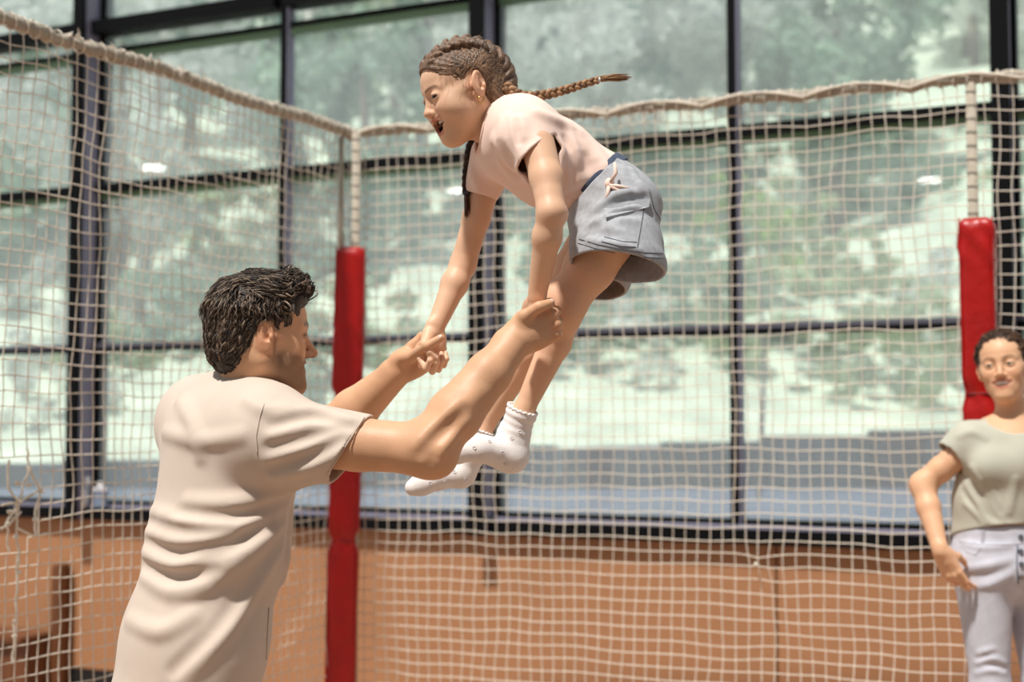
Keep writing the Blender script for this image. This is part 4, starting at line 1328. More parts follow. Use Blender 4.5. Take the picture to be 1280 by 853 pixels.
def girl_col(V):
    c = np.tile(GSK, (len(V), 1)) * (1 + 0.03 * vnoise(V, 40, 3)[:, None])
    # pinker knuckles and knees
    for q, r_ in ((P(697, 380, 2.82), 0.035), (P(702, 268, 2.70), 0.02)):
        c = c * (1 - 0.13 * blob(V, q, (r_,) * 3)[:, None] * np.array((0, 0.6, 0.8)))
    near = np.linalg.norm(V - GF.o, axis=1) < 0.17
    if near.any():
        c[near] = fp(c[near], V[near])
    return rgba(np.clip(c, 0.003, 1))
V, Q = S.mesh((-0.28, 2.5, 1.1), (0.38, 3.2, 2.15), 0.0028, fine=[(GF.o, 0.115, 0.0019)])
GBODY = np_mesh('body', V, Q, M['skin'], girl, girl_col, 0)
G_SKIN = S
add_eyes(GF, girl, M['iris_brown'], (-0.9, 1, -0.2), 1.35, 0.0128)
add_teeth(GF, girl, 0.0765, -0.0555, 0.0225, 0.0085, 8)
m = MB(); m.ball(GF.p(0, 0.062, -0.089), np.array((0.014, 0.018, 0.006)) * GF.s, 12, 8, GF.R); m.build('tongue', mat('tongue', srgb(150, 70, 66), 0.4), girl, True)
# hoop earring
ec = GF.p(-0.079, -0.002, -0.046); m = MB()
m.tube([ec + GF.d(0, 1, 0) * 0.0065 * math.cos(w) + GF.d(-0.25, 0, 1) * 0.0065 * math.sin(w) for w in np.linspace(0, 2 * math.pi, 19)], 0.0011, 6)
m.build('earring', M['gold'], girl, True)
m = MB(); mk_ = gh2['tips'][4]
nail(gh2['tips'][4][3], gh2['tips'][4][2], vec(0, -1, 0.3), 0.0064, girl, M['nail'])

# hair: cap drawn back from the hairline, two plaits starting as cornrows
H = Sculpt()
R = GF.R; s = GF.s; Zq = np.array((1, 1, GF.zs))
H.ell(GF.p(0, -0.018, 0.033), np.array((0.0800, 0.1000, 0.0880)) * s * Zq, R, 0)
H.ell(GF.p(0, 0.028, 0.060), np.array((0.056, 0.0515, 0.046)) * s * Zq, R, 0.03)
H.ell(GF.p(0, -0.060, -0.015), np.array((0.060, 0.052, 0.060)) * s, R, 0.03)
for sx in (-1, 1):
    H.ell(GF.p(sx * 0.05, -0.056, -0.048), np.array((0.026, 0.028, 0.044)) * s, R, 0.02)
HS = H.copy()
def flow_disp(p):
    q = GF.inv(p); ang = np.arctan2(q[:, 2] - 0.02, q[:, 1] + 0.03)
    return -0.0006 * np.sin(ang * 46 + 2.5 * np.sin(q[:, 0] * 60)) * np.clip(np.abs(q[:, 0]) / 0.05, 0, 1) - 0.0007 * np.sin(ang * 113 + 40 * q[:, 0])
H.disp(flow_disp)
# hairline
H.ell(GF.p(0, 0.100, -0.026), np.array((0.090, 0.086, 0.108)) * s * Zq, R, 0.003, 's')
for sx in (-1, 1): H.ell(GF.p(sx * 0.082, -0.002, -0.004), np.array((0.020, 0.024, 0.036)) * s, R, 0.004, 's')
H.ell(GF.p(0, 0.034, -0.062), np.array((0.11, 0.062, 0.064)) * s * Zq, R, 0.006, 's')
H.ell(GF.p(0, -0.008, -0.108), np.array((0.11, 0.058, 0.062)) * s * Zq, R, 0.006, 's')
for sx in (-1, 1):
    path = [(0.030, 0.062, 0.096), (0.036, 0.046, 0.108), (0.041, 0.026, 0.116), (0.045, 0.004, 0.119), (0.047, -0.020, 0.117), (0.049, -0.042, 0.108), (0.050, -0.063, 0.094), (0.050, -0.082, 0.074), (0.050, -0.095, 0.050), (0.050, -0.102, 0.024), (0.051, -0.102, -0.002), (0.052, -0.096, -0.028)]
    for i, (x, y, z) in enumerate(path):
        c = GF.p(sx * x, y, z); nrm = unit(GF.R @ np.array((sx * x * 1.5, y + 0.016, (z - 0.03))))
        nxt = path[min(i + 1, len(path) - 1)]; prv = path[max(i - 1, 0)]
        tg = unit(GF.R @ np.array((sx * (nxt[0] - prv[0]), nxt[1] - prv[1], nxt[2] - prv[2])))
        bt_ = np.cross(nrm, tg)
        gz = 0.62 + 0.38 * min(1, i / 4)
        for sd in (-1, 1):
            ax = unit(tg * 0.9 + 0.8 * sd * bt_); cy_ = np.cross(nrm, ax)
            H.ell(c + bt_ * sd * 0.0085 * s - nrm * 0.0018 + tg * (0.005 if sd > 0 else -0.005), np.array((0.0205, 0.0092, 0.0100)) * s * gz, np.stack([ax, cy_, nrm], 1), 0.004 * s)
def girl_hair_col(V):
    q = GF.inv(V)
    a = np.array(srgb(140, 108, 82)[:3]); b = np.array(srgb(66, 48, 36)[:3])
    t = np.clip(0.5 + 0.45 * np.sin(q[:, 0] * 500 + q[:, 1] * 190 + 4 * np.sin(q[:, 2] * 60)) * 0.5 + 0.3 * vnoise(q, 60, 4), 0, 1)
    return rgba(a * t[:, None] + b * (1 - t[:, None]))
V, Q = H.mesh(GF.o - 0.17, GF.o + 0.17, 0.0022)
GH = np_mesh('hair', V, Q, M['hair_girl'], girl, girl_hair_col, relax=0)
def girl_region(q):
    x, y, z = q; ax = abs(x)
    if ax < 0.058 and z > 0.0: return False
    if z < -0.055 or (ax < 0.012 and y > -0.02 and z < 0.09 and y > 0.05): return False
    if y > 0.066 and z < 0.082: return False
    if y > 0.035 and z < 0.052: return False
    if ax > 0.05 and -0.030 < y < 0.040 and z < 0.030: return False
    return not (z < -0.02 and y > -0.04)
def girl_flow(q):
    x, y, z = q; sx = 1 if x > 0 else -1; ax = abs(x)
    if ax < 0.040 and z > 0.03: return np.array((sx * 0.9, -0.5, 0.0))
    if z > 0.0: return np.array((-sx * 0.2, -0.75, 0.55 if y > -0.05 else -0.1))
    return np.array((0.0, -0.8, 0.1))
lock_hair(GF, HS, GH, M['hair_lock'], 900, [srgb(112, 82, 58), srgb(78, 56, 40), srgb(136, 102, 74), srgb(58, 42, 31), srgb(158, 122, 92)], 15, girl_region, girl_flow,
          lambda q: 0.050, 0.0015, lambda q: 0.0016, radii=(0.0800, 0.1000, 0.0880), cen=(0, -0.018, 0.033), curl=0.25, jitter=0.07)
brown = [srgb(150, 112, 80), srgb(120, 88, 62), srgb(168, 128, 94)]
dark = [srgb(58, 42, 34), srgb(44, 32, 26), srgb(66, 48, 38)]
braid([P(632, 108, 2.83), P(644, 117, 2.82), P(660, 121, 2.82), P(684, 118, 2.83), P(708, 112, 2.84), P(730, 105, 2.85), P(748, 100, 2.86)], 0.0115, 0.0072, 0.040, 'braid', M['hair_lock'], GH, brown)
braid([P(598, 160, 2.97), P(590, 180, 2.98), P(586, 200, 2.98), P(583, 222, 2.99), P(583, 242, 2.99)], 0.0115, 0.008, 0.040, 'braid', M['hair_lock'], GH, dark)
r = np.random.RandomState(77)
def tuft(c0, c1, spread, n, cols, droop, base):
    m = MB(); d = c1 - c0; L = np.linalg.norm(d); d = d / L
    for i in range(n):
        off = r.randn(3) * spread; e = c0 + d * L * (0.75 + 0.3 * r.rand()) + off
        mid = (c0 + e) / 2 + off * 0.35 + vec(0, 0, droop)
        st = c0 + r.randn(3) * base
        m.tube([st, st * 0.5 + mid * 0.5 + off * 0.1, mid, e], [0.0016, 0.0016, 0.0013, 0.0003], 4)
    o = m.build('braid_tuft', M['hair_lock'], GH, True); paint(o, cols); o['kind'] = 'stuff'
tuft(P(747, 100, 2.86), P(786, 97, 2.87), 0.0035, 60, srgb(150, 112, 78), 0.003, 0.0022)
tuft(P(583, 241, 2.99), P(584, 272, 2.99), 0.0035, 50, srgb(78, 52, 38), 0, 0.002)
m = MB(); q0 = P(583, 241, 2.99); m.tube([q0 + vec(0, 0, 0.004), q0 - vec(0, 0, 0.004)], 0.007, 10); m.build('hair_tie', M['stitch'], GH, True)
q0 = P(748, 100, 2.86); d_ = unit(P(755, 98, 2.86) - q0); m = MB(); m.tube([q0 - d_ * 0.004, q0 + d_ * 0.004], 0.0062, 10); m.build('hair_tie', M['sock'], GH, True)
# loose wisps at brow, temple and crown
m = MB()
for i in range(60):
    u = r.rand()
    if u < 0.45: st = GF.p(-0.02 - 0.055 * r.rand(), 0.055 - 0.03 * r.rand(), 0.065 - 0.03 * r.rand()); d0 = GF.d(-0.3 * r.rand(), 0.5 + 0.5 * r.randn(), -0.9)
    elif u < 0.7: st = GF.p(-0.078, 0.012 + 0.01 * r.randn(), 0.01 + 0.02 * r.randn()); d0 = GF.d(-0.3, 0.5 * r.randn() + 0.2, -1)
    else: st = GF.p(0.02 * r.randn(), -0.03 + 0.03 * r.randn(), 0.118); d0 = GF.d(0.5 * r.randn(), 0.8 * r.randn() - 0.3, 0.7)
    L = 0.008 + 0.014 * r.rand(); d0 = unit(d0)
    m.tube([st, st + d0 * L * 0.5 + r.randn(3) * 0.002, st + d0 * L + r.randn(3) * 0.005], [0.0004, 0.0003, 0.0002], 3)
o = m.build('wisps', M['hair_lock'], GH); paint(o, srgb(140, 104, 74)); o['kind'] = 'stuff'

# t-shirt
T = Sculpt()
T.cap(P(648, 180, 2.88), P(690, 205, 2.88), px(54, 2.88), px(53, 2.88), 0, flat=(lat, 1.22))
T.cap(P(690, 205, 2.88), P(738, 229, 2.88), px(53, 2.88), px(43, 2.88), 0.03, flat=(lat, 1.22))
T.cap(P(738, 229, 2.88), P(756, 240, 2.88), px(43, 2.88), px(46, 2.88), 0.02, flat=(lat, 1.22))
T.cap(P(654, 158, 2.815), P(680, 212, 2.728), px(34, 2.8), px(26.5, 2.72), 0.03)
T.cap(P(640, 150, 2.86), P(660, 165, 2.8), px(30, 2.86), px(36, 2.8), 0.04)
T.cap(P(618, 196, 2.97), P(596, 256, 3.02), px(31, 2.97), px(20, 3.02), 0.03)
ridge(T, [[(712, 158), (722, 188), (724, 222)], [(728, 168), (742, 200), (748, 228)], [(742, 180), (756, 208), (762, 226)], [(698, 178), (712, 205), (712, 240), 0.005],
          [(688, 256), (722, 240), (758, 228)], [(702, 262), (735, 248), (760, 236)], [(690, 246), (726, 224), (755, 214), 0.005], [(672, 140), (700, 152), (722, 166), 0.004],
          [(630, 150), (628, 172), (634, 190)], [(640, 152), (640, 172), (648, 194)], [(652, 150), (655, 170), 0.004], [(618, 176), (640, 205), (652, 215)], [(625, 200), (645, 222), (690, 232), 0.004],
          [(590, 215), (598, 236), 0.004]], 0.011, 0.25, 0.020)
ridge(T, [[(632, 148), (634, 172), (642, 192)], [(720, 164), (732, 196), (738, 226)], [(695, 252), (730, 236), (757, 224)], [(646, 150), (648, 178), 0.004], [(706, 172), (716, 200), (717, 232), 0.004]], 0.006, 0.4, 0.010, 's')
TPRE = T.copy(); T.shell(0.0055)
# hem at the waist, sleeve openings, neckline
wd_ = unit(P(770, 252, 2.88) - P(700, 213, 2.88))
T.plane(P(746, 232, 2.88), vec(0.74, 0, -0.67))
hemc = P(675, 180, 2.73)
T.cut(lambda p: np.maximum(np.maximum(-((p - hemc) @ unit(vec(0.66, -0.16, -0.70))), p[:, 1] - 2.752), np.linalg.norm(p - P(688, 210, 2.71), axis=1) - 0.085))
hem2 = P(600, 245, 3.02)
T.cut(lambda p: np.maximum(-((p - hem2) @ unit(vec(-0.30, 0.1, -1.0))), np.linalg.norm(p - P(596, 262, 3.02), axis=1) - 0.07))
T.cap(P(575, 140, 2.88), P(615, 163, 2.88), px(40, 2.88), px(36, 2.88), 0.003, 's')
V, Q = T.mesh((-0.15, 2.6, 1.70), (0.28, 3.15, 2.12), 0.0026)
GT = np_mesh('t_shirt', V, Q, M['peach'], girl)
neck_ring(TPRE, P(575, 140, 2.88), P(615, 163, 2.88), px(37, 2.88), 0.0032, M['peach'], GT)
# tie strings knotted at the hip
kn = T.hit(762, 230, 0.006)
if kn is None: kn = P(762, 230, 2.75)
m = MB(); m.ball(kn, (0.010, 0.009, 0.012), 12, 8); m.build('knot', M['peach'], GT, True)
for pp in ([(762, 232), (774, 233), (786, 236)], [(762, 232), (772, 238), (780, 238)], [(761, 233), (760, 242), (757, 252)], [(763, 228), (770, 216), (768, 203)]):
    m = MB(); pts = [np.array((*P(a, b, kn[1] - 0.006),)) for a, b in pp]; m.tube(pts, [0.0042, 0.0038, 0.003], 6); m.build('tie_string', M['peach'], GT, True)

# denim shorts
D = Sculpt()
D.cap(P(740, 228, 2.87), P(776, 258, 2.86), px(46, 2.87), px(48, 2.86), 0, flat=(lat, 1.25))
D.cap(P(776, 262, 2.82), P(774, 330, 2.765), px(45, 2.82), px(60, 2.76), 0.03)
D.cap(P(744, 262, 2.85), P(752, 318, 2.79), px(36, 2.85), px(38, 2.79), 0.03)
D.cap(P(768, 268, 2.93), P(748, 345, 2.97), px(42, 2.93), px(42, 2.97), 0.02)
ridge(D, [[(742, 262), (768, 246), (800, 238), (808, 240)], [(745, 275), (772, 262), (806, 258)], [(738, 284), (764, 274), (792, 276)], [(728, 292), (752, 282), (775, 290)], [(790, 214), (806, 240), (818, 270), 0.006], [(778, 212), (790, 228), (800, 232)], [(735, 300), (770, 305), (800, 312), 0.004]], 0.010, 0.2, 0.014)
ridge(D, [[(744, 269), (770, 254), (803, 248)], [(742, 280), (768, 268), (800, 267)], [(785, 216), (797, 238)], [(730, 288), (756, 278)]], 0.009, 0.15, 0.012, 's')
D.disp(lambda p: 0.0016 * vnoise(p, 60, 9))
D.shell(0.006)
D.plane(P(744, 229, 2.87), vec(-0.74, 0, 0.67))
hn = unit(vec(-0.17, -0.20, -0.95)); hp = P(774, 321, 2.70)
fn_ = unit(vec(-0.10, -0.30, -0.95)); fpnt = P(770, 356, 2.93)
mid_y = 2.865
D.cut(lambda p: np.maximum(-((p - hp) @ hn), (p[:, 1] - mid_y - (p[:, 2] - 1.7) * 0.0)))
D.cut(lambda p: np.maximum(-((p - fpnt) @ fn_), (mid_y - p[:, 1])))
V, Q = D.mesh((0.05, 2.55, 1.60), (0.36, 3.15, 2.02), 0.0026)
GD = np_mesh('shorts', V, Q, M['denim'], girl)
# waistband, pocket flap, hem turn-up and seams
W = Sculpt()
W.cap(P(715, 214, 2.87), P(776, 250, 2.87), px(45.5, 2.87), px(48.5, 2.87), 0, flat=(lat, 1.24)); W.shell(0.006)
wn = unit(vec(0.74, 0, -0.67))
W.plane(P(746, 231, 2.87) + wn * 0.014, wn); W.plane(P(746, 231, 2.87) - wn * 0.013, -wn)
V, Q = W.mesh((0.02, 2.6, 1.65), (0.34, 3.12, 2.02), 0.0028)
np_mesh('waistband', V, Q, M['denim_dark'], GD)
for pp, nm in (([(812, 240), (818, 262), (826, 275), (832, 282)], 'seam'), ([(722, 304), (745, 311), (775, 318), (805, 322), (830, 323)], 'hem_stitch'), ([(724, 299), (748, 306), (778, 312), (806, 316), (829, 317)], 'hem_stitch'),
               ([(752, 302), (776, 308), (795, 309)], 'pocket_stitch'), ([(755, 296), (778, 302), (796, 303)], 'pocket_stitch'), ([(806, 254), (802, 280), (797, 309)], 'pocket_stitch')):
    surf_tube(D, pp, 0.0007, 0.0, M['stitch'], nm, GD)
fl_ = [D.hit(*q, lift=0.003) for q in ((757, 264), (811, 249), (808, 260), (758, 276))]
if all(f is not None for f in fl_):
    g_ = D.grad(np.array(fl_)); vs = [f + g * 0.0045 for f, g in zip(fl_, g_)] + [f - g * 0.004 for f, g in zip(fl_, g_)]
    from_py('pocket_flap', vs, [(0, 1, 2, 3), (7, 6, 5, 4), (0, 4, 5, 1), (1, 5, 6, 2), (2, 6, 7, 3), (3, 7, 4, 0)], M['denim'], GD)

# socks
def sock(pts, rs, cuff_c, cuff_r, axis, lo, hi, spots, nm):
    K = Sculpt(); K.chain(pts, rs, 0.025)
    K.disp(lambda p: -0.0012 * np.sin(((p - cuff_c) @ axis) * 420) * np.exp(-(((p - cuff_c) @ axis) / 0.045) ** 2) + 0.0008 * vnoise(p, 70, 3))
    K.plane(cuff_c, axis)
    V, Q = K.mesh(lo, hi, 0.0026); o = np_mesh('sock', V, Q, M['sock'], girl)
    m = MB(); a = unit(np.cross(axis, (0, 1, 0.2))); b = np.cross(axis, a); L = []
    for k in range(73):
        w = 2 * math.pi * k / 72
        L.append(cuff_c + (a * math.cos(w) + b * math.sin(w)) * cuff_r * (1.02 + 0.02 * math.sin(18 * w)) + axis * 0.0022 * math.sin(18 * w + 1))
    m.tube(L, 0.0028, 6); m.build('cuff', M['sock'], o, True)
    for q in spots:
        h = K.hit(*q, lift=0.0003)
        if h is not None:
            n_ = K.grad(h)[0]; t_ = unit(np.cross(n_, (0.3, 0.2, 1))); m = MB()
            lp = [h + (t_ * math.cos(w) + np.cross(n_, t_) * math.sin(w) * 0.8) * 0.0035 for w in np.linspace(0, 2 * math.pi, 9)]
            m.tube(lp, 0.0006, 4); m.build('print_motif', M['sock_print'], o)
    return o
ax1 = unit(P(664, 490, 2.87) - P(645, 540, 2.89))
sock([P(662, 492, 2.87), P(653, 513, 2.88), P(642, 545, 2.89), P(639, 570, 2.885), P(600, 561, 2.85), P(572, 567, 2.83), P(560, 569, 2.82)],
     [px(18, 2.88), px(18.5, 2.88), px(20, 2.88), px(21, 2.88), px(16.5, 2.85), px(12.5, 2.83), px(9, 2.82)], P(653, 512, 2.88), px(18.5, 2.88), ax1, (-0.18, 2.65, 1.2), (0.12, 3.05, 1.5),
     [(593, 560), (628, 566), (640, 548), (632, 580), (612, 552), (650, 540)], 'near')
ax2 = unit(P(607, 522, 3.0) - P(596, 548, 3.0))
sock([P(606, 522, 3.0), P(600, 540, 3.0), P(588, 570, 3.0), P(578, 593, 3.0), P(548, 597, 2.985), P(527, 606, 2.975), P(516, 610, 2.97)],
     [px(15, 3), px(15, 3), px(16, 3), px(16, 3), px(14.5, 3), px(13, 3), px(10, 3)], P(600, 539, 3.0), px(15.5, 3), ax2, (-0.28, 2.85, 1.18), (0.0, 3.12, 1.45),
     [(550, 590), (538, 604), (568, 590), (582, 600), (556, 603)], 'far')
# ------------------------------------------------------------------ the man
man = empty('person', (P(235, 853, 2.85)[0] - 0.02, 2.85, 0.0))
tag(man, 'bearded adult in beige t-shirt seen from behind, holding the child by the wrists', 'person', 'people on the court')
MSK = np.array(srgb(214, 166, 130)[:3])
b_ = math.radians(21)
MF = Frame(P(328, 419, 2.84), (math.cos(b_), math.sin(b_), -0.02), vec(0.05, 0.0, 1), 0.985)
S = Sculpt()
add_head(S, MF, beard=True, mouth=0.25, smile=0.5, chin=0.004)
S.chain([MF.p(0, -0.022, -0.040), P(312, 490, 2.86), P(290, 540, 2.87)], [0.060, 0.058, 0.075], 0.035)
latm = unit(vec(0.6, -0.8, 0))
S.cap(P(288, 545, 2.87), P(262, 720, 2.86), 0.098, 0.092, 0.05, flat=(latm, 1.35))
S.cap(P(262, 720, 2.86), vec(-0.62, 2.85, 0.86), 0.092, 0.10, 0.05, flat=(latm, 1.3))
ms, me_, mw = P(345, 548, 2.72), P(533, 562, 2.655), P(643, 428, 2.725)
S.chain([P(300, 528, 2.82), ms, ms * 0.45 + me_ * 0.55, me_], [0.065, 0.054, 0.0495, 0.047], 0.04)
S.ell(P(548, 576, 2.65), (0.030, 0.028, 0.028), None, 0.03)
S.chain([me_, me_ * 0.68 + mw * 0.32, me_ * 0.30 + mw * 0.70, mw], [0.046, 0.0505, 0.042, 0.0315], 0.03)
ridge(S, [[(520, 555), (560, 520), (600, 490)], [(545, 570), (580, 530), 0.006]], 0.012, 0.55, 0.02)
ridge(S, [[(528, 566), (552, 540), (580, 512)], [(540, 578), (545, 566), 0.006]], 0.008, 0.4, 0.02, 's')
ls, le, lw = P(235, 525, 3.02), P(415, 540, 3.13), P(499, 463, 3.06)
S.chain([P(280, 525, 2.92), ls, ls * 0.45 + le * 0.55, le], [0.07, 0.058, 0.050, 0.046], 0.04)
S.chain([le, le * 0.66 + lw * 0.34, lw], [0.046, 0.049, 0.030], 0.03)
mh = add_hand(S, mw, vec(0.80, 0.10, 0.46), vec(-0.22, -1.0, -0.25), right=True, scale=0.98, wr=0.031,
              curl=[(1.15, 1.15, 0.7), (1.2, 1.2, 0.7), (1.25, 1.2, 0.7), (1.3, 1.2, 0.7)], spread=0.05,
              thumb=[(0.022, 0.018, -0.008), P(655, 396, 2.715), P(674, 384, 2.705), P(688, 379, 2.720)])
mh2 = add_hand(S, lw, vec(0.78, -0.12, 0.56), vec(-0.30, 0.95, 0.1), right=False, scale=0.97, wr=0.030,
               curl=[(0.95, 1.25, 0.8), (1.0, 1.3, 0.8), (1.05, 1.3, 0.8), (1.1, 1.3, 0.8)], spread=0.04,
               thumb=[(0.022, 0.018, -0.008), P(515, 446, 3.00), P(534, 433, 2.940), P(551, 423, 2.935)])
fpm = face_paint(MF, MSK, srgb(158, 92, 76), srgb(40, 30, 24), srgb(58, 42, 32), 0.25, 0.5, False, 0.16)
def man_col(V):
    c = np.tile(MSK, (len(V), 1)) * (1 + 0.04 * vnoise(V, 45, 3)[:, None])
    hairy = np.clip(1 - np.linalg.norm(V - (me_ * 0.5 + mw * 0.5), axis=1) / 0.17, 0, 1)
    c = c * (1 - (0.10 * hairy * (0.5 + 0.5 * vnoise(V * np.array((1, 1, 1)), 700, 8)))[:, None])
    for tp in mh['tips'][:4]:
        c = c * (1 - 0.16 * blob(V, tp[0], (0.012,) * 3)[:, None] * np.array((0, 0.6, 0.8)))
        c = c * (1 - 0.14 * blob(V, tp[1], (0.010,) * 3)[:, None] * np.array((0, 0.6, 0.8)))
    near = np.linalg.norm(V - MF.o, axis=1) < 0.19
    if near.any(): c[near] = fpm(c[near], V[near])
    return rgba(np.clip(c, 0.003, 1))
V, Q = S.mesh((-0.82, 2.45, 0.75), (0.16, 3.32, 1.85), 0.0034, fine=[(MF.o, 0.12, 0.0022), (P(665, 405, 2.74), 0.06, 0.0024)])
np_mesh('body', V, Q, M['skin'], man, man_col, 0)
add_eyes(MF, man, M['iris_brown'], (0, 1, 0.1))
for hh in (mh, mh2):
    nail(hh['tips'][4][3], hh['tips'][4][2], vec(-0.1, -1, 0.6), 0.0085, man, M['nail'])
add_teeth(MF, man, 0.077, -0.0555, 0.021, 0.008, 8)

# hair
H = Sculpt(); R = MF.R; s = MF.s
H.ell(MF.p(0, -0.015, 0.034), np.array((0.0800, 0.1010, 0.0900)) * s, R, 0)
H.ell(MF.p(0, -0.062, -0.020), np.array((0.062, 0.050, 0.066)) * s, R, 0.03)
H.ell(MF.p(0, 0.046, 0.082), np.array((0.052, 0.040, 0.036)) * s, R, 0.03)
HC = H
for sx in (-1, 1): H.ell(MF.p(sx * 0.082, -0.004, -0.006), np.array((0.022, 0.026, 0.036)) * s, R, 0.004, 's')
H.disp(lambda p: -0.0016 * vnoise(MF.inv(p), 160, 5) - 0.001 * np.sin(MF.inv(p)[:, 0] * 260 + MF.inv(p)[:, 1] * 200))
H.ell(MF.p(0, 0.112, -0.020), np.array((0.110, 0.080, 0.092)) * s, R, 0.004, 's')
H.ell(MF.p(0, 0.030, -0.066), np.array((0.11, 0.058, 0.070)) * s, R, 0.006, 's')
H.ell(MF.p(0, -0.012, -0.112), np.array((0.11, 0.052, 0.070)) * s, R, 0.006, 's')
def man_hair_col(V):
    q = MF.inv(V); a = np.array(srgb(58, 46, 38)[:3]); b = np.array(srgb(26, 20, 17)[:3])
    t = np.clip(0.5 + 0.5 * vnoise(q, 110, 4), 0, 1)
    return rgba(a * t[:, None] + b * (1 - t[:, None]))
V, Q = H.mesh(MF.o - 0.18, MF.o + 0.18, 0.003)
MH = np_mesh('hair', V, Q, M['hair_man'], man, man_hair_col, relax=0)
def man_region(q):
    x, y, z = q; ax = abs(x)
    if y > 0.040 and z < 0.074: return False
    if y > 0.020 and z < 0.036: return False
    if ax > 0.05 and -0.036 < y < 0.036 and z < 0.030: return (0.010 < y < 0.020 and z > -0.010)
    if z < -0.02 and y > -0.045: return False
    return z > -0.085
def man_flow(q):
    x, y, z = q
    if z > 0.070:
        if y > 0.035: return np.array((0.45, 0.55, 0.75))
        if y > -0.055: return np.array((0.35 + 5 * x, 0.9, 0.1))
        return np.array((x * 8, -0.7, -0.5))
    if z > 0.030 and y > -0.02: return np.array((0.1, -0.25, -0.9))
    return np.array((0.0, -0.35, -1.0))
lock_hair(MF, HC, MH, M['hair_lock'], 3000, [srgb(74, 60, 50), srgb(48, 39, 32), srgb(102, 86, 72), srgb(36, 29, 25), srgb(134, 116, 100)], 5, man_region, man_flow,
          lambda q: 0.048 if q[2] > 0.07 else 0.028, 0.0019, lambda q: (0.012 + (0.010 if q[1] > 0.02 else 0)) if q[2] > 0.06 else 0.004, radii=(0.0800, 0.1005, 0.0895), cen=(0, -0.014, 0.032), curl=0.35, jitter=0.2)

lock_hair(MF, HC, MH, M['hair_lock'], 700, [srgb(84, 69, 58), srgb(52, 42, 35), srgb(122, 104, 88)], 6, lambda q: q[2] > 0.045 and -0.105 < q[1] < 0.03, lambda q: np.array((0.3 + 3 * q[0], 1.0, 0.0)) if q[2] > 0.09 else np.array((q[0] * 9, 0.4 + q[1] * 8, -0.7)),
          lambda q: 0.040, 0.0019, lambda q: 0.009, radii=(0.0800, 0.1005, 0.0895), cen=(0, -0.014, 0.032), curl=0.4, jitter=0.3)

# t-shirt
T = Sculpt()
T.cap(P(290, 560, 2.87), P(272, 680, 2.86), 0.128, 0.122, 0, flat=(latm, 1.40))
T.cap(P(272, 680, 2.86), P(243, 800, 2.855), 0.122, 0.126, 0.04, flat=(latm, 1.40))
T.cap(P(243, 800, 2.855), P(222, 905, 2.85), 0.126, 0.135, 0.04, flat=(latm, 1.40))
T.cap(P(250, 530, 2.98), P(330, 540, 2.76), 0.080, 0.080, 0.06)
T.cap(P(308, 496, 2.87), P(330, 525, 2.78), 0.050, 0.060, 0.06)
T.cap(P(300, 496, 2.88), P(258, 510, 2.97), 0.050, 0.060, 0.06)
T.cap(P(345, 548, 2.735), P(462, 564, 2.685), 0.081, 0.068, 0.05)
T.cap(P(250, 530, 3.0), P(350, 535, 3.09), 0.078, 0.070, 0.05)
ridge(T, [[(385, 604), (340, 622), (290, 630), (235, 628)], [(378, 618), (330, 648), (270, 662), (200, 655)], [(375, 630), (310, 690), (240, 740), 0.015], [(372, 645), (320, 730), (270, 800), (230, 850), 0.016],
          [(190, 640), (230, 652), (280, 655), 0.009], [(184, 665), (225, 678), (290, 672), 0.009], [(180, 690), (220, 706), (280, 690), 0.010], [(350, 520), (390, 512), (440, 525), 0.008], [(340, 545), (385, 535), (430, 528), 0.009],
          [(335, 575), (380, 560), (425, 538), 0.009], [(345, 596), (390, 582), (430, 560), 0.009], [(225, 500), (245, 540), (250, 570), 0.010], [(205, 540), (250, 552), (300, 545), 0.008], [(310, 500), (330, 512), (360, 510), 0.006],
          [(178, 720), (215, 740), (260, 735), 0.010], [(160, 775), (200, 790), (240, 770), 0.010], [(360, 690), (345, 770), (335, 850), 0.008]], 0.013, 0.30, 0.024)
ridge(T, [[(382, 612), (335, 636), (280, 646), (220, 640), 0.008], [(374, 636), (315, 668), (250, 700), 0.011], [(370, 655), (310, 735), (262, 795), (215, 840), 0.013], [(186, 652), (230, 664), (285, 663), 0.007], [(182, 678), (222, 692), (285, 680), 0.008],
          [(340, 533), (388, 522), (440, 533), 0.006], [(338, 560), (384, 548), (428, 534), 0.007], [(340, 586), (388, 572), (430, 550), 0.007], [(170, 705), (215, 722), (270, 715), 0.009], [(366, 640), (360, 700), (348, 780), (340, 850), 0.007]], 0.011, 0.15, 0.018, 's')
TPRE = T.copy(); T.shell(0.0065)
T.cap(MF.p(0, -0.01, 0.0), P(314, 462, 2.86), 0.058, 0.058, 0.004, 's')
hm = P(437, 563, 2.68); hmn = unit(vec(0.84, -0.12, -0.54))
T.cut(lambda p: np.maximum(-((p - hm) @ hmn), np.linalg.norm(p - (hm + hmn * 0.10), axis=1) - 0.145))
hl_ = P(352, 535, 3.09)
T.cut(lambda p: np.maximum(-((p - hl_) @ unit(vec(0.95, 0.25, -0.1))), np.linalg.norm(p - P(385, 535, 3.12), axis=1) - 0.13))
T.plane(vec(0, 0, 0.84), vec(0, 0, -1))
V, Q = T.mesh((-0.86, 2.50, 0.82), (-0.20, 3.32, 1.56), 0.0036)
MT = np_mesh('t_shirt', V, Q, M['beige_shirt'], man)
surf_tube(T, [(330, 505), (325, 520), (320, 545), (322, 570)], 0.0014, 0.0, M['beige_shirt'], 'shoulder_seam', MT)
surf_tube(T, [(455, 522), (440, 545), (424, 570), (408, 595)], 0.0014, 0.0004, M['beige_shirt'], 'sleeve_hem', MT)
surf_tube(T, [(336, 760), (334, 800), (332, 850)], 0.0014, 0.0004, M['beige_shirt'], 'side_seam', MT)

neck_ring(TPRE, MF.p(0, -0.01, 0.0), P(314, 462, 2.86), 0.0585, 0.0040, M['beige_shirt'], MT)
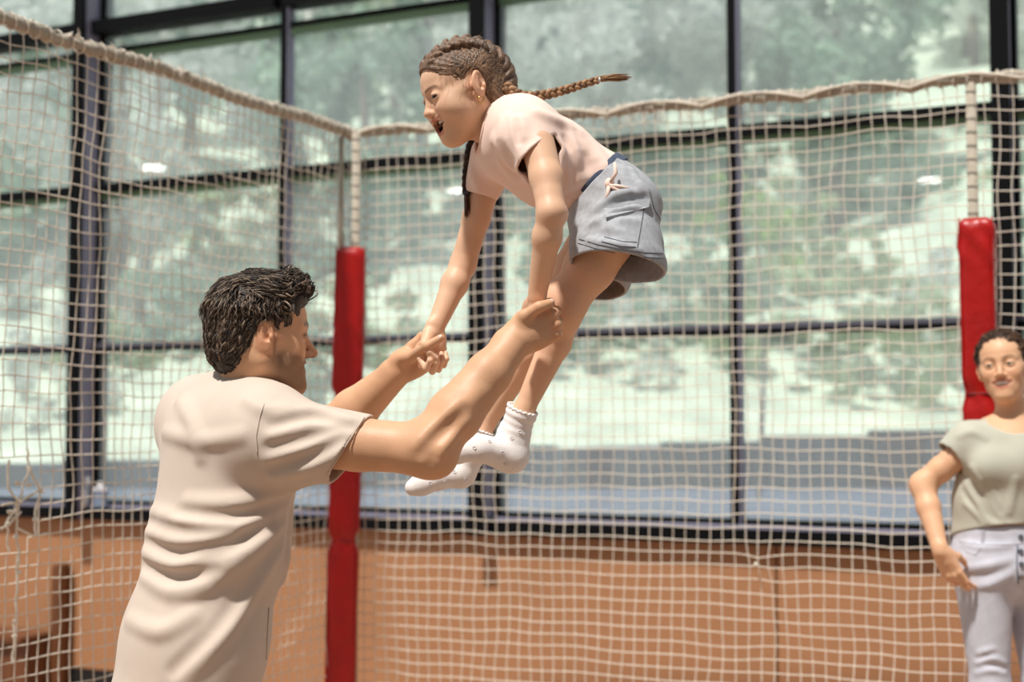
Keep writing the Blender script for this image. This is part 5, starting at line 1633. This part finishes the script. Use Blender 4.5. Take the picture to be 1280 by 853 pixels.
# trousers and shoes below the frame
T2 = Sculpt(); hx = -0.64
T2.cap(vec(hx, 2.85, 0.93), vec(hx, 2.85, 0.86), 0.115, 0.12, 0, flat=(latm, 1.35))
for sd in (-1, 1):
    hp_ = vec(hx, 2.85, 0.86) + latm * 0.095 * sd; kn_ = vec(hx + 0.07, 2.86, 0.47) + latm * 0.12 * sd; an_ = vec(hx - 0.01, 2.85, 0.09) + latm * 0.13 * sd
    T2.cap(hp_, kn_, 0.088, 0.064, 0.03); T2.cap(kn_, an_, 0.064, 0.052, 0.03)
T2.plane(vec(0, 0, 0.06), vec(0, 0, -1))
V, Q = T2.mesh((-1.0, 2.5, 0.0), (-0.3, 3.2, 1.08), 0.008); np_mesh('trousers', V, Q, M['trousers'], man)
for sd in (-1, 1):
    K = Sculpt(); an_ = vec(hx - 0.01, 2.85, 0.07) + latm * 0.13 * sd; fd = vec(0.8, 0.6, 0)
    K.cap(an_ + vec(0, 0, 0.03), an_ - vec(0, 0, 0.02) - fd * 0.03, 0.042, 0.042, 0.02); K.cap(an_ - vec(0, 0, 0.025), an_ + fd * 0.15 - vec(0, 0, 0.035), 0.045, 0.034, 0.02, flat=(vec(0, 0, 1), 0.85))
    K.plane(vec(0, 0, 0.002), vec(0, 0, -1)); V, Q = K.mesh(an_ - 0.24, an_ + 0.24, 0.006); np_mesh('shoe', V, Q, M['shoe'], man)
# ------------------------------------------------------------------ the woman
WY = 4.40
wom = empty('person', (P(1255, 700, WY)[0], WY, 0.0))
tag(wom, 'smiling adult in grey t-shirt and pale jeans, hand on hip', 'person', 'people on the court')
WSK = np.array(srgb(222, 174, 138)[:3])
yw = math.radians(27)
WF = Frame(P(1254, 459, WY + 0.02), (-math.sin(yw), -math.cos(yw), 0.06), vec(-0.13, 0, 1), 0.94)
S = Sculpt()
add_head(S, WF, female=True, mouth=0.21, smile=1.15)
S.chain([WF.p(0, -0.02, -0.045), P(1264, 512, WY + 0.02), P(1262, 545, WY + 0.02)], [0.046, 0.043, 0.066], 0.03)
S.cap(P(1236, 538, WY + 0.02), P(1288, 538, WY + 0.02), 0.036, 0.036, 0.04)
latw = unit(vec(0.93, -0.30, 0))
S.cap(P(1256, 565, WY), P(1246, 650, WY), 0.088, 0.080, 0.05, flat=(latw, 1.3))
S.cap(P(1246, 650, WY), P(1248, 700, WY), 0.080, 0.098, 0.05, flat=(latw, 1.3))
S.cap(P(1214, 556, WY - 0.01), P(1306, 555, WY), 0.042, 0.042, 0.05)
ws, we, ww = P(1209, 560, WY - 0.01), P(1153, 606, WY + 0.02), P(1176, 690, WY - 0.10)
S.chain([ws, ws * 0.4 + we * 0.6, we], [0.044, 0.038, 0.034], 0.03)
S.chain([we, we * 0.66 + ww * 0.34, ww], [0.034, 0.0355, 0.0235], 0.03)
S.chain([P(1308, 556, WY), P(1345, 640, WY + 0.05), P(1330, 730, WY - 0.05)], [0.050, 0.038, 0.026], 0.03)
wh = add_hand(S, ww, vec(0.42, -0.02, -0.88), vec(-0.55, -0.80, -0.25), right=True, scale=0.86, wr=0.0235,
              curl=[(0.25, 0.45, 0.3), (0.35, 0.55, 0.3), (0.55, 0.7, 0.4), (0.7, 0.8, 0.5)], spread=0.06,
              thumb=[(0.020, 0.018, -0.012), (0.036, 0.040, -0.030), (0.040, 0.064, -0.046), (0.036, 0.082, -0.056)])
wh2 = add_hand(S, P(1330, 730, WY - 0.05), vec(-0.05, -0.1, -1), vec(1, 0, 0), right=False, scale=0.86, wr=0.024)
fpw = face_paint(WF, WSK, srgb(190, 110, 92), srgb(84, 58, 42), None, 0.21, 1.15, True, 0.16, 0.8)
def wom_col(V):
    c = np.tile(WSK, (len(V), 1)) * (1 + 0.03 * vnoise(V, 40, 3)[:, None])
    near = np.linalg.norm(V - WF.o, axis=1) < 0.17
    if near.any(): c[near] = fpw(c[near], V[near])
    return rgba(np.clip(c, 0.003, 1))
V, Q = S.mesh((1.16, 4.1, 0.70), (2.0, 4.75, 1.80), 0.004, fine=[(WF.o, 0.12, 0.0024)])
np_mesh('body', V, Q, M['skin'], wom, wom_col, 0)
add_eyes(WF, wom, M['iris_grey'], (0.28, 1, 0.05), 1.15)
add_teeth(WF, wom, 0.0850, -0.0525, 0.0275, 0.0135, 8)
# hair
H = Sculpt(); R = WF.R; s = WF.s
H.ell(WF.p(0, -0.018, 0.033), np.array((0.0830, 0.1020, 0.0905)) * s, R, 0)
H.ell(WF.p(0, -0.080, 0.010), np.array((0.062, 0.052, 0.060)) * s, R, 0.03)
for sx in (-1, 1): H.ell(WF.p(sx * 0.082, -0.004, -0.006), np.array((0.022, 0.026, 0.036)) * s, R, 0.004, 's')
H.disp(lambda p: -0.0025 * vnoise(WF.inv(p), 130, 5))
H.ell(WF.p(0, 0.105, -0.030), np.array((0.094, 0.082, 0.096)) * s, R, 0.004, 's')
H.ell(WF.p(0, 0.034, -0.066), np.array((0.11, 0.056, 0.072)) * s, R, 0.006, 's')
H.ell(WF.p(0, -0.008, -0.112), np.array((0.11, 0.056, 0.074)) * s, R, 0.006, 's')
def wom_hair_col(V):
    q = WF.inv(V); a = np.array(srgb(76, 54, 42)[:3]); b = np.array(srgb(36, 26, 21)[:3]); t = np.clip(0.5 + 0.5 * vnoise(q, 110, 4), 0, 1)
    return rgba(a * t[:, None] + b * (1 - t[:, None]))
V, Q = H.mesh(WF.o - 0.18, WF.o + 0.18, 0.0032)
WH = np_mesh('hair', V, Q, M['hair_man'], wom, wom_hair_col, relax=0)
def wom_region(q):
    x, y, z = q; ax = abs(x)
    if y > 0.056 and z < 0.068: return False
    if y > 0.030 and z < 0.040: return False
    if ax > 0.05 and -0.030 < y < 0.034 and z < 0.016: return False
    return not (z < -0.04)
lock_hair(WF, H, WH, M['hair_lock'], 1500, [srgb(78, 56, 42), srgb(52, 38, 30), srgb(98, 72, 54), srgb(40, 29, 24), srgb(112, 84, 64)], 9, wom_region, lambda q: np.array((0.15 * np.sign(q[0]), -1.0, 0.15 if q[2] > 0.03 else -0.15)),
          lambda q: 0.050, 0.0018, lambda q: 0.010, radii=(0.0830, 0.1015, 0.0900), cen=(0, -0.018, 0.033), curl=1.1)
# t-shirt
T = Sculpt()
T.cap(P(1258, 572, WY), P(1249, 625, WY), 0.112, 0.103, 0, flat=(latw, 1.28))
T.cap(P(1249, 625, WY), P(1247, 672, WY), 0.103, 0.108, 0.03, flat=(latw, 1.28))
T.cap(P(1212, 553, WY - 0.01), P(1310, 550, WY), 0.060, 0.060, 0.05)
T.cap(P(1212, 553, WY - 0.01), P(1184, 574, WY), 0.059, 0.054, 0.03)
T.cap(P(1308, 553, WY), P(1325, 585, WY), 0.060, 0.056, 0.03)
for sx, xx in ((-1, 1236), (1, 1272)): T.ell(P(xx, 585, WY - 0.085), (0.050, 0.040, 0.050), None, 0.05)
ridge(T, [[(1205, 600), (1225, 640), (1230, 662)], [(1215, 585), (1240, 620), (1255, 655)], [(1207, 630), (1240, 655), (1275, 660)], [(1270, 600), (1262, 640)], [(1200, 545), (1215, 540), (1232, 548)]], 0.007, 0.45, 0.018)
ridge(T, [[(1204, 615), (1228, 650)], [(1222, 590), (1250, 640)]], 0.006, 0.4, 0.014, 's')
TPRE = T.copy(); T.shell(0.0065)
T.cap(WF.p(0, 0.0, -0.03), P(1264, 520, WY - 0.03), 0.062, 0.078, 0.004, 's')
hq_ = P(1190, 569, WY); hn_ = unit(vec(-0.66, -0.05, -0.72))
T.cut(lambda p: np.maximum(np.maximum(-((p - hq_) @ hn_), p[:, 0] - P(1200, 580, WY)[0]), np.linalg.norm(p - (hq_ + hn_ * 0.045 - vec(0.012, 0, 0)), axis=1) - 0.074))
T.plane(P(1247, 664, WY), vec(0.06, -0.25, -1))
V, Q = T.mesh((1.22, 4.1, 0.95), (1.95, 4.7, 1.55), 0.0036); WT = np_mesh('t_shirt', V, Q, M['sage_shirt'], wom)
surf_tube(T, [(1182, 556), (1190, 566), (1198, 574)], 0.0016, 0.0005, M['sage_shirt'], 'sleeve_hem', WT)
neck_ring(TPRE, WF.p(0, 0.0, -0.03), P(1264, 520, WY - 0.03), 0.079, 0.0036, M['sage_shirt'], WT)
# jeans
J = Sculpt()
J.cap(P(1246, 668, WY), P(1250, 705, WY), 0.102, 0.118, 0, flat=(latw, 1.28))
lk, la = P(1238, 860, WY - 0.03), vec(P(1245, 860, WY)[0], WY + 0.02, 0.07)
J.cap(P(1229, 705, WY - 0.01), lk, 0.092, 0.056, 0.03); J.cap(lk, la, 0.056, 0.042, 0.03)
rk_, ra_ = P(1305, 860, WY), vec(P(1300, 860, WY)[0] + 0.02, WY + 0.05, 0.07)
J.cap(P(1288, 705, WY + 0.02), rk_, 0.092, 0.058, 0.02); J.cap(rk_, ra_, 0.058, 0.042, 0.03)
ridge(J, [[(1200, 712), (1230, 708), (1262, 700)], [(1200, 735), (1235, 732), (1262, 720)], [(1222, 830), (1240, 824), (1256, 830), 0.007], [(1220, 842), (1238, 838), (1256, 842), 0.007], [(1224, 818), (1242, 812), 0.006], [(1205, 680), (1230, 685), (1262, 682), 0.006]], 0.008, 0.45, 0.016)
ridge(J, [[(1222, 836), (1240, 831), (1256, 836), 0.006], [(1204, 722), (1232, 720), (1262, 710), 0.006], [(1222, 824), (1240, 818), 0.005]], 0.007, 0.4, 0.012, 's')
J.shell(0.008)
J.plane(P(1247, 664, WY) + vec(0, 0, 0.012), vec(-0.04, 0.12, 1)); J.plane(vec(0, 0, 0.05), vec(0, 0, -1))
V, Q = J.mesh((1.15, 4.1, 0.0), (2.0, 4.75, 1.15), 0.0044); WJ = np_mesh('jeans', V, Q, M['jeans'], wom)
surf_tube(J, [(1199, 677), (1225, 681), (1262, 681), (1282, 679)], 0.0016, 0.0, M['jeans'], 'waistband_seam', WJ)
surf_tube(J, [(1203, 682), (1208, 690), (1220, 694), (1226, 684)], 0.0015, 0.0004, M['jeans'], 'pocket_edge', WJ)
surf_tube(J, [(1272, 682), (1271, 705), (1273, 730)], 0.0018, 0.0006, M['denim_dark'], 'fly_seam', WJ)
for q in ((1276, 672), (1276, 690), (1277, 706), (1277, 722)):
    h = J.hit(*q, lift=0.002)
    if h is not None:
        n_ = J.grad(h)[0]; m = MB(); m.tube([h - n_ * 0.002, h + n_ * 0.003], [0.009, 0.0075], 12); m.build('button', M['metal_button'], WJ)
h = J.hit(1229, 672, lift=0.004)
if h is not None:
    m = MB(); m.box(h, (0.005, 0, 0), (0, 0.003, 0), (0, 0, 0.022), 0.0015); m.build('belt_loop', M['jeans'], WJ)
for an_ in (la, ra_):
    K = Sculpt(); fd = unit(vec(-0.3, -0.95, 0)); an2 = vec(an_[0], an_[1], 0.06)
    K.cap(an2 + vec(0, 0, 0.03), an2 - vec(0, 0, 0.02) - fd * 0.02, 0.036, 0.036, 0.02); K.cap(an2 - vec(0, 0, 0.022), an2 + fd * 0.13 - vec(0, 0, 0.03), 0.038, 0.030, 0.02)
    K.plane(vec(0, 0, 0.002), vec(0, 0, -1)); V, Q = K.mesh(an2 - 0.22, an2 + 0.22, 0.006); np_mesh('shoe', V, Q, M['white_plastic'], wom)
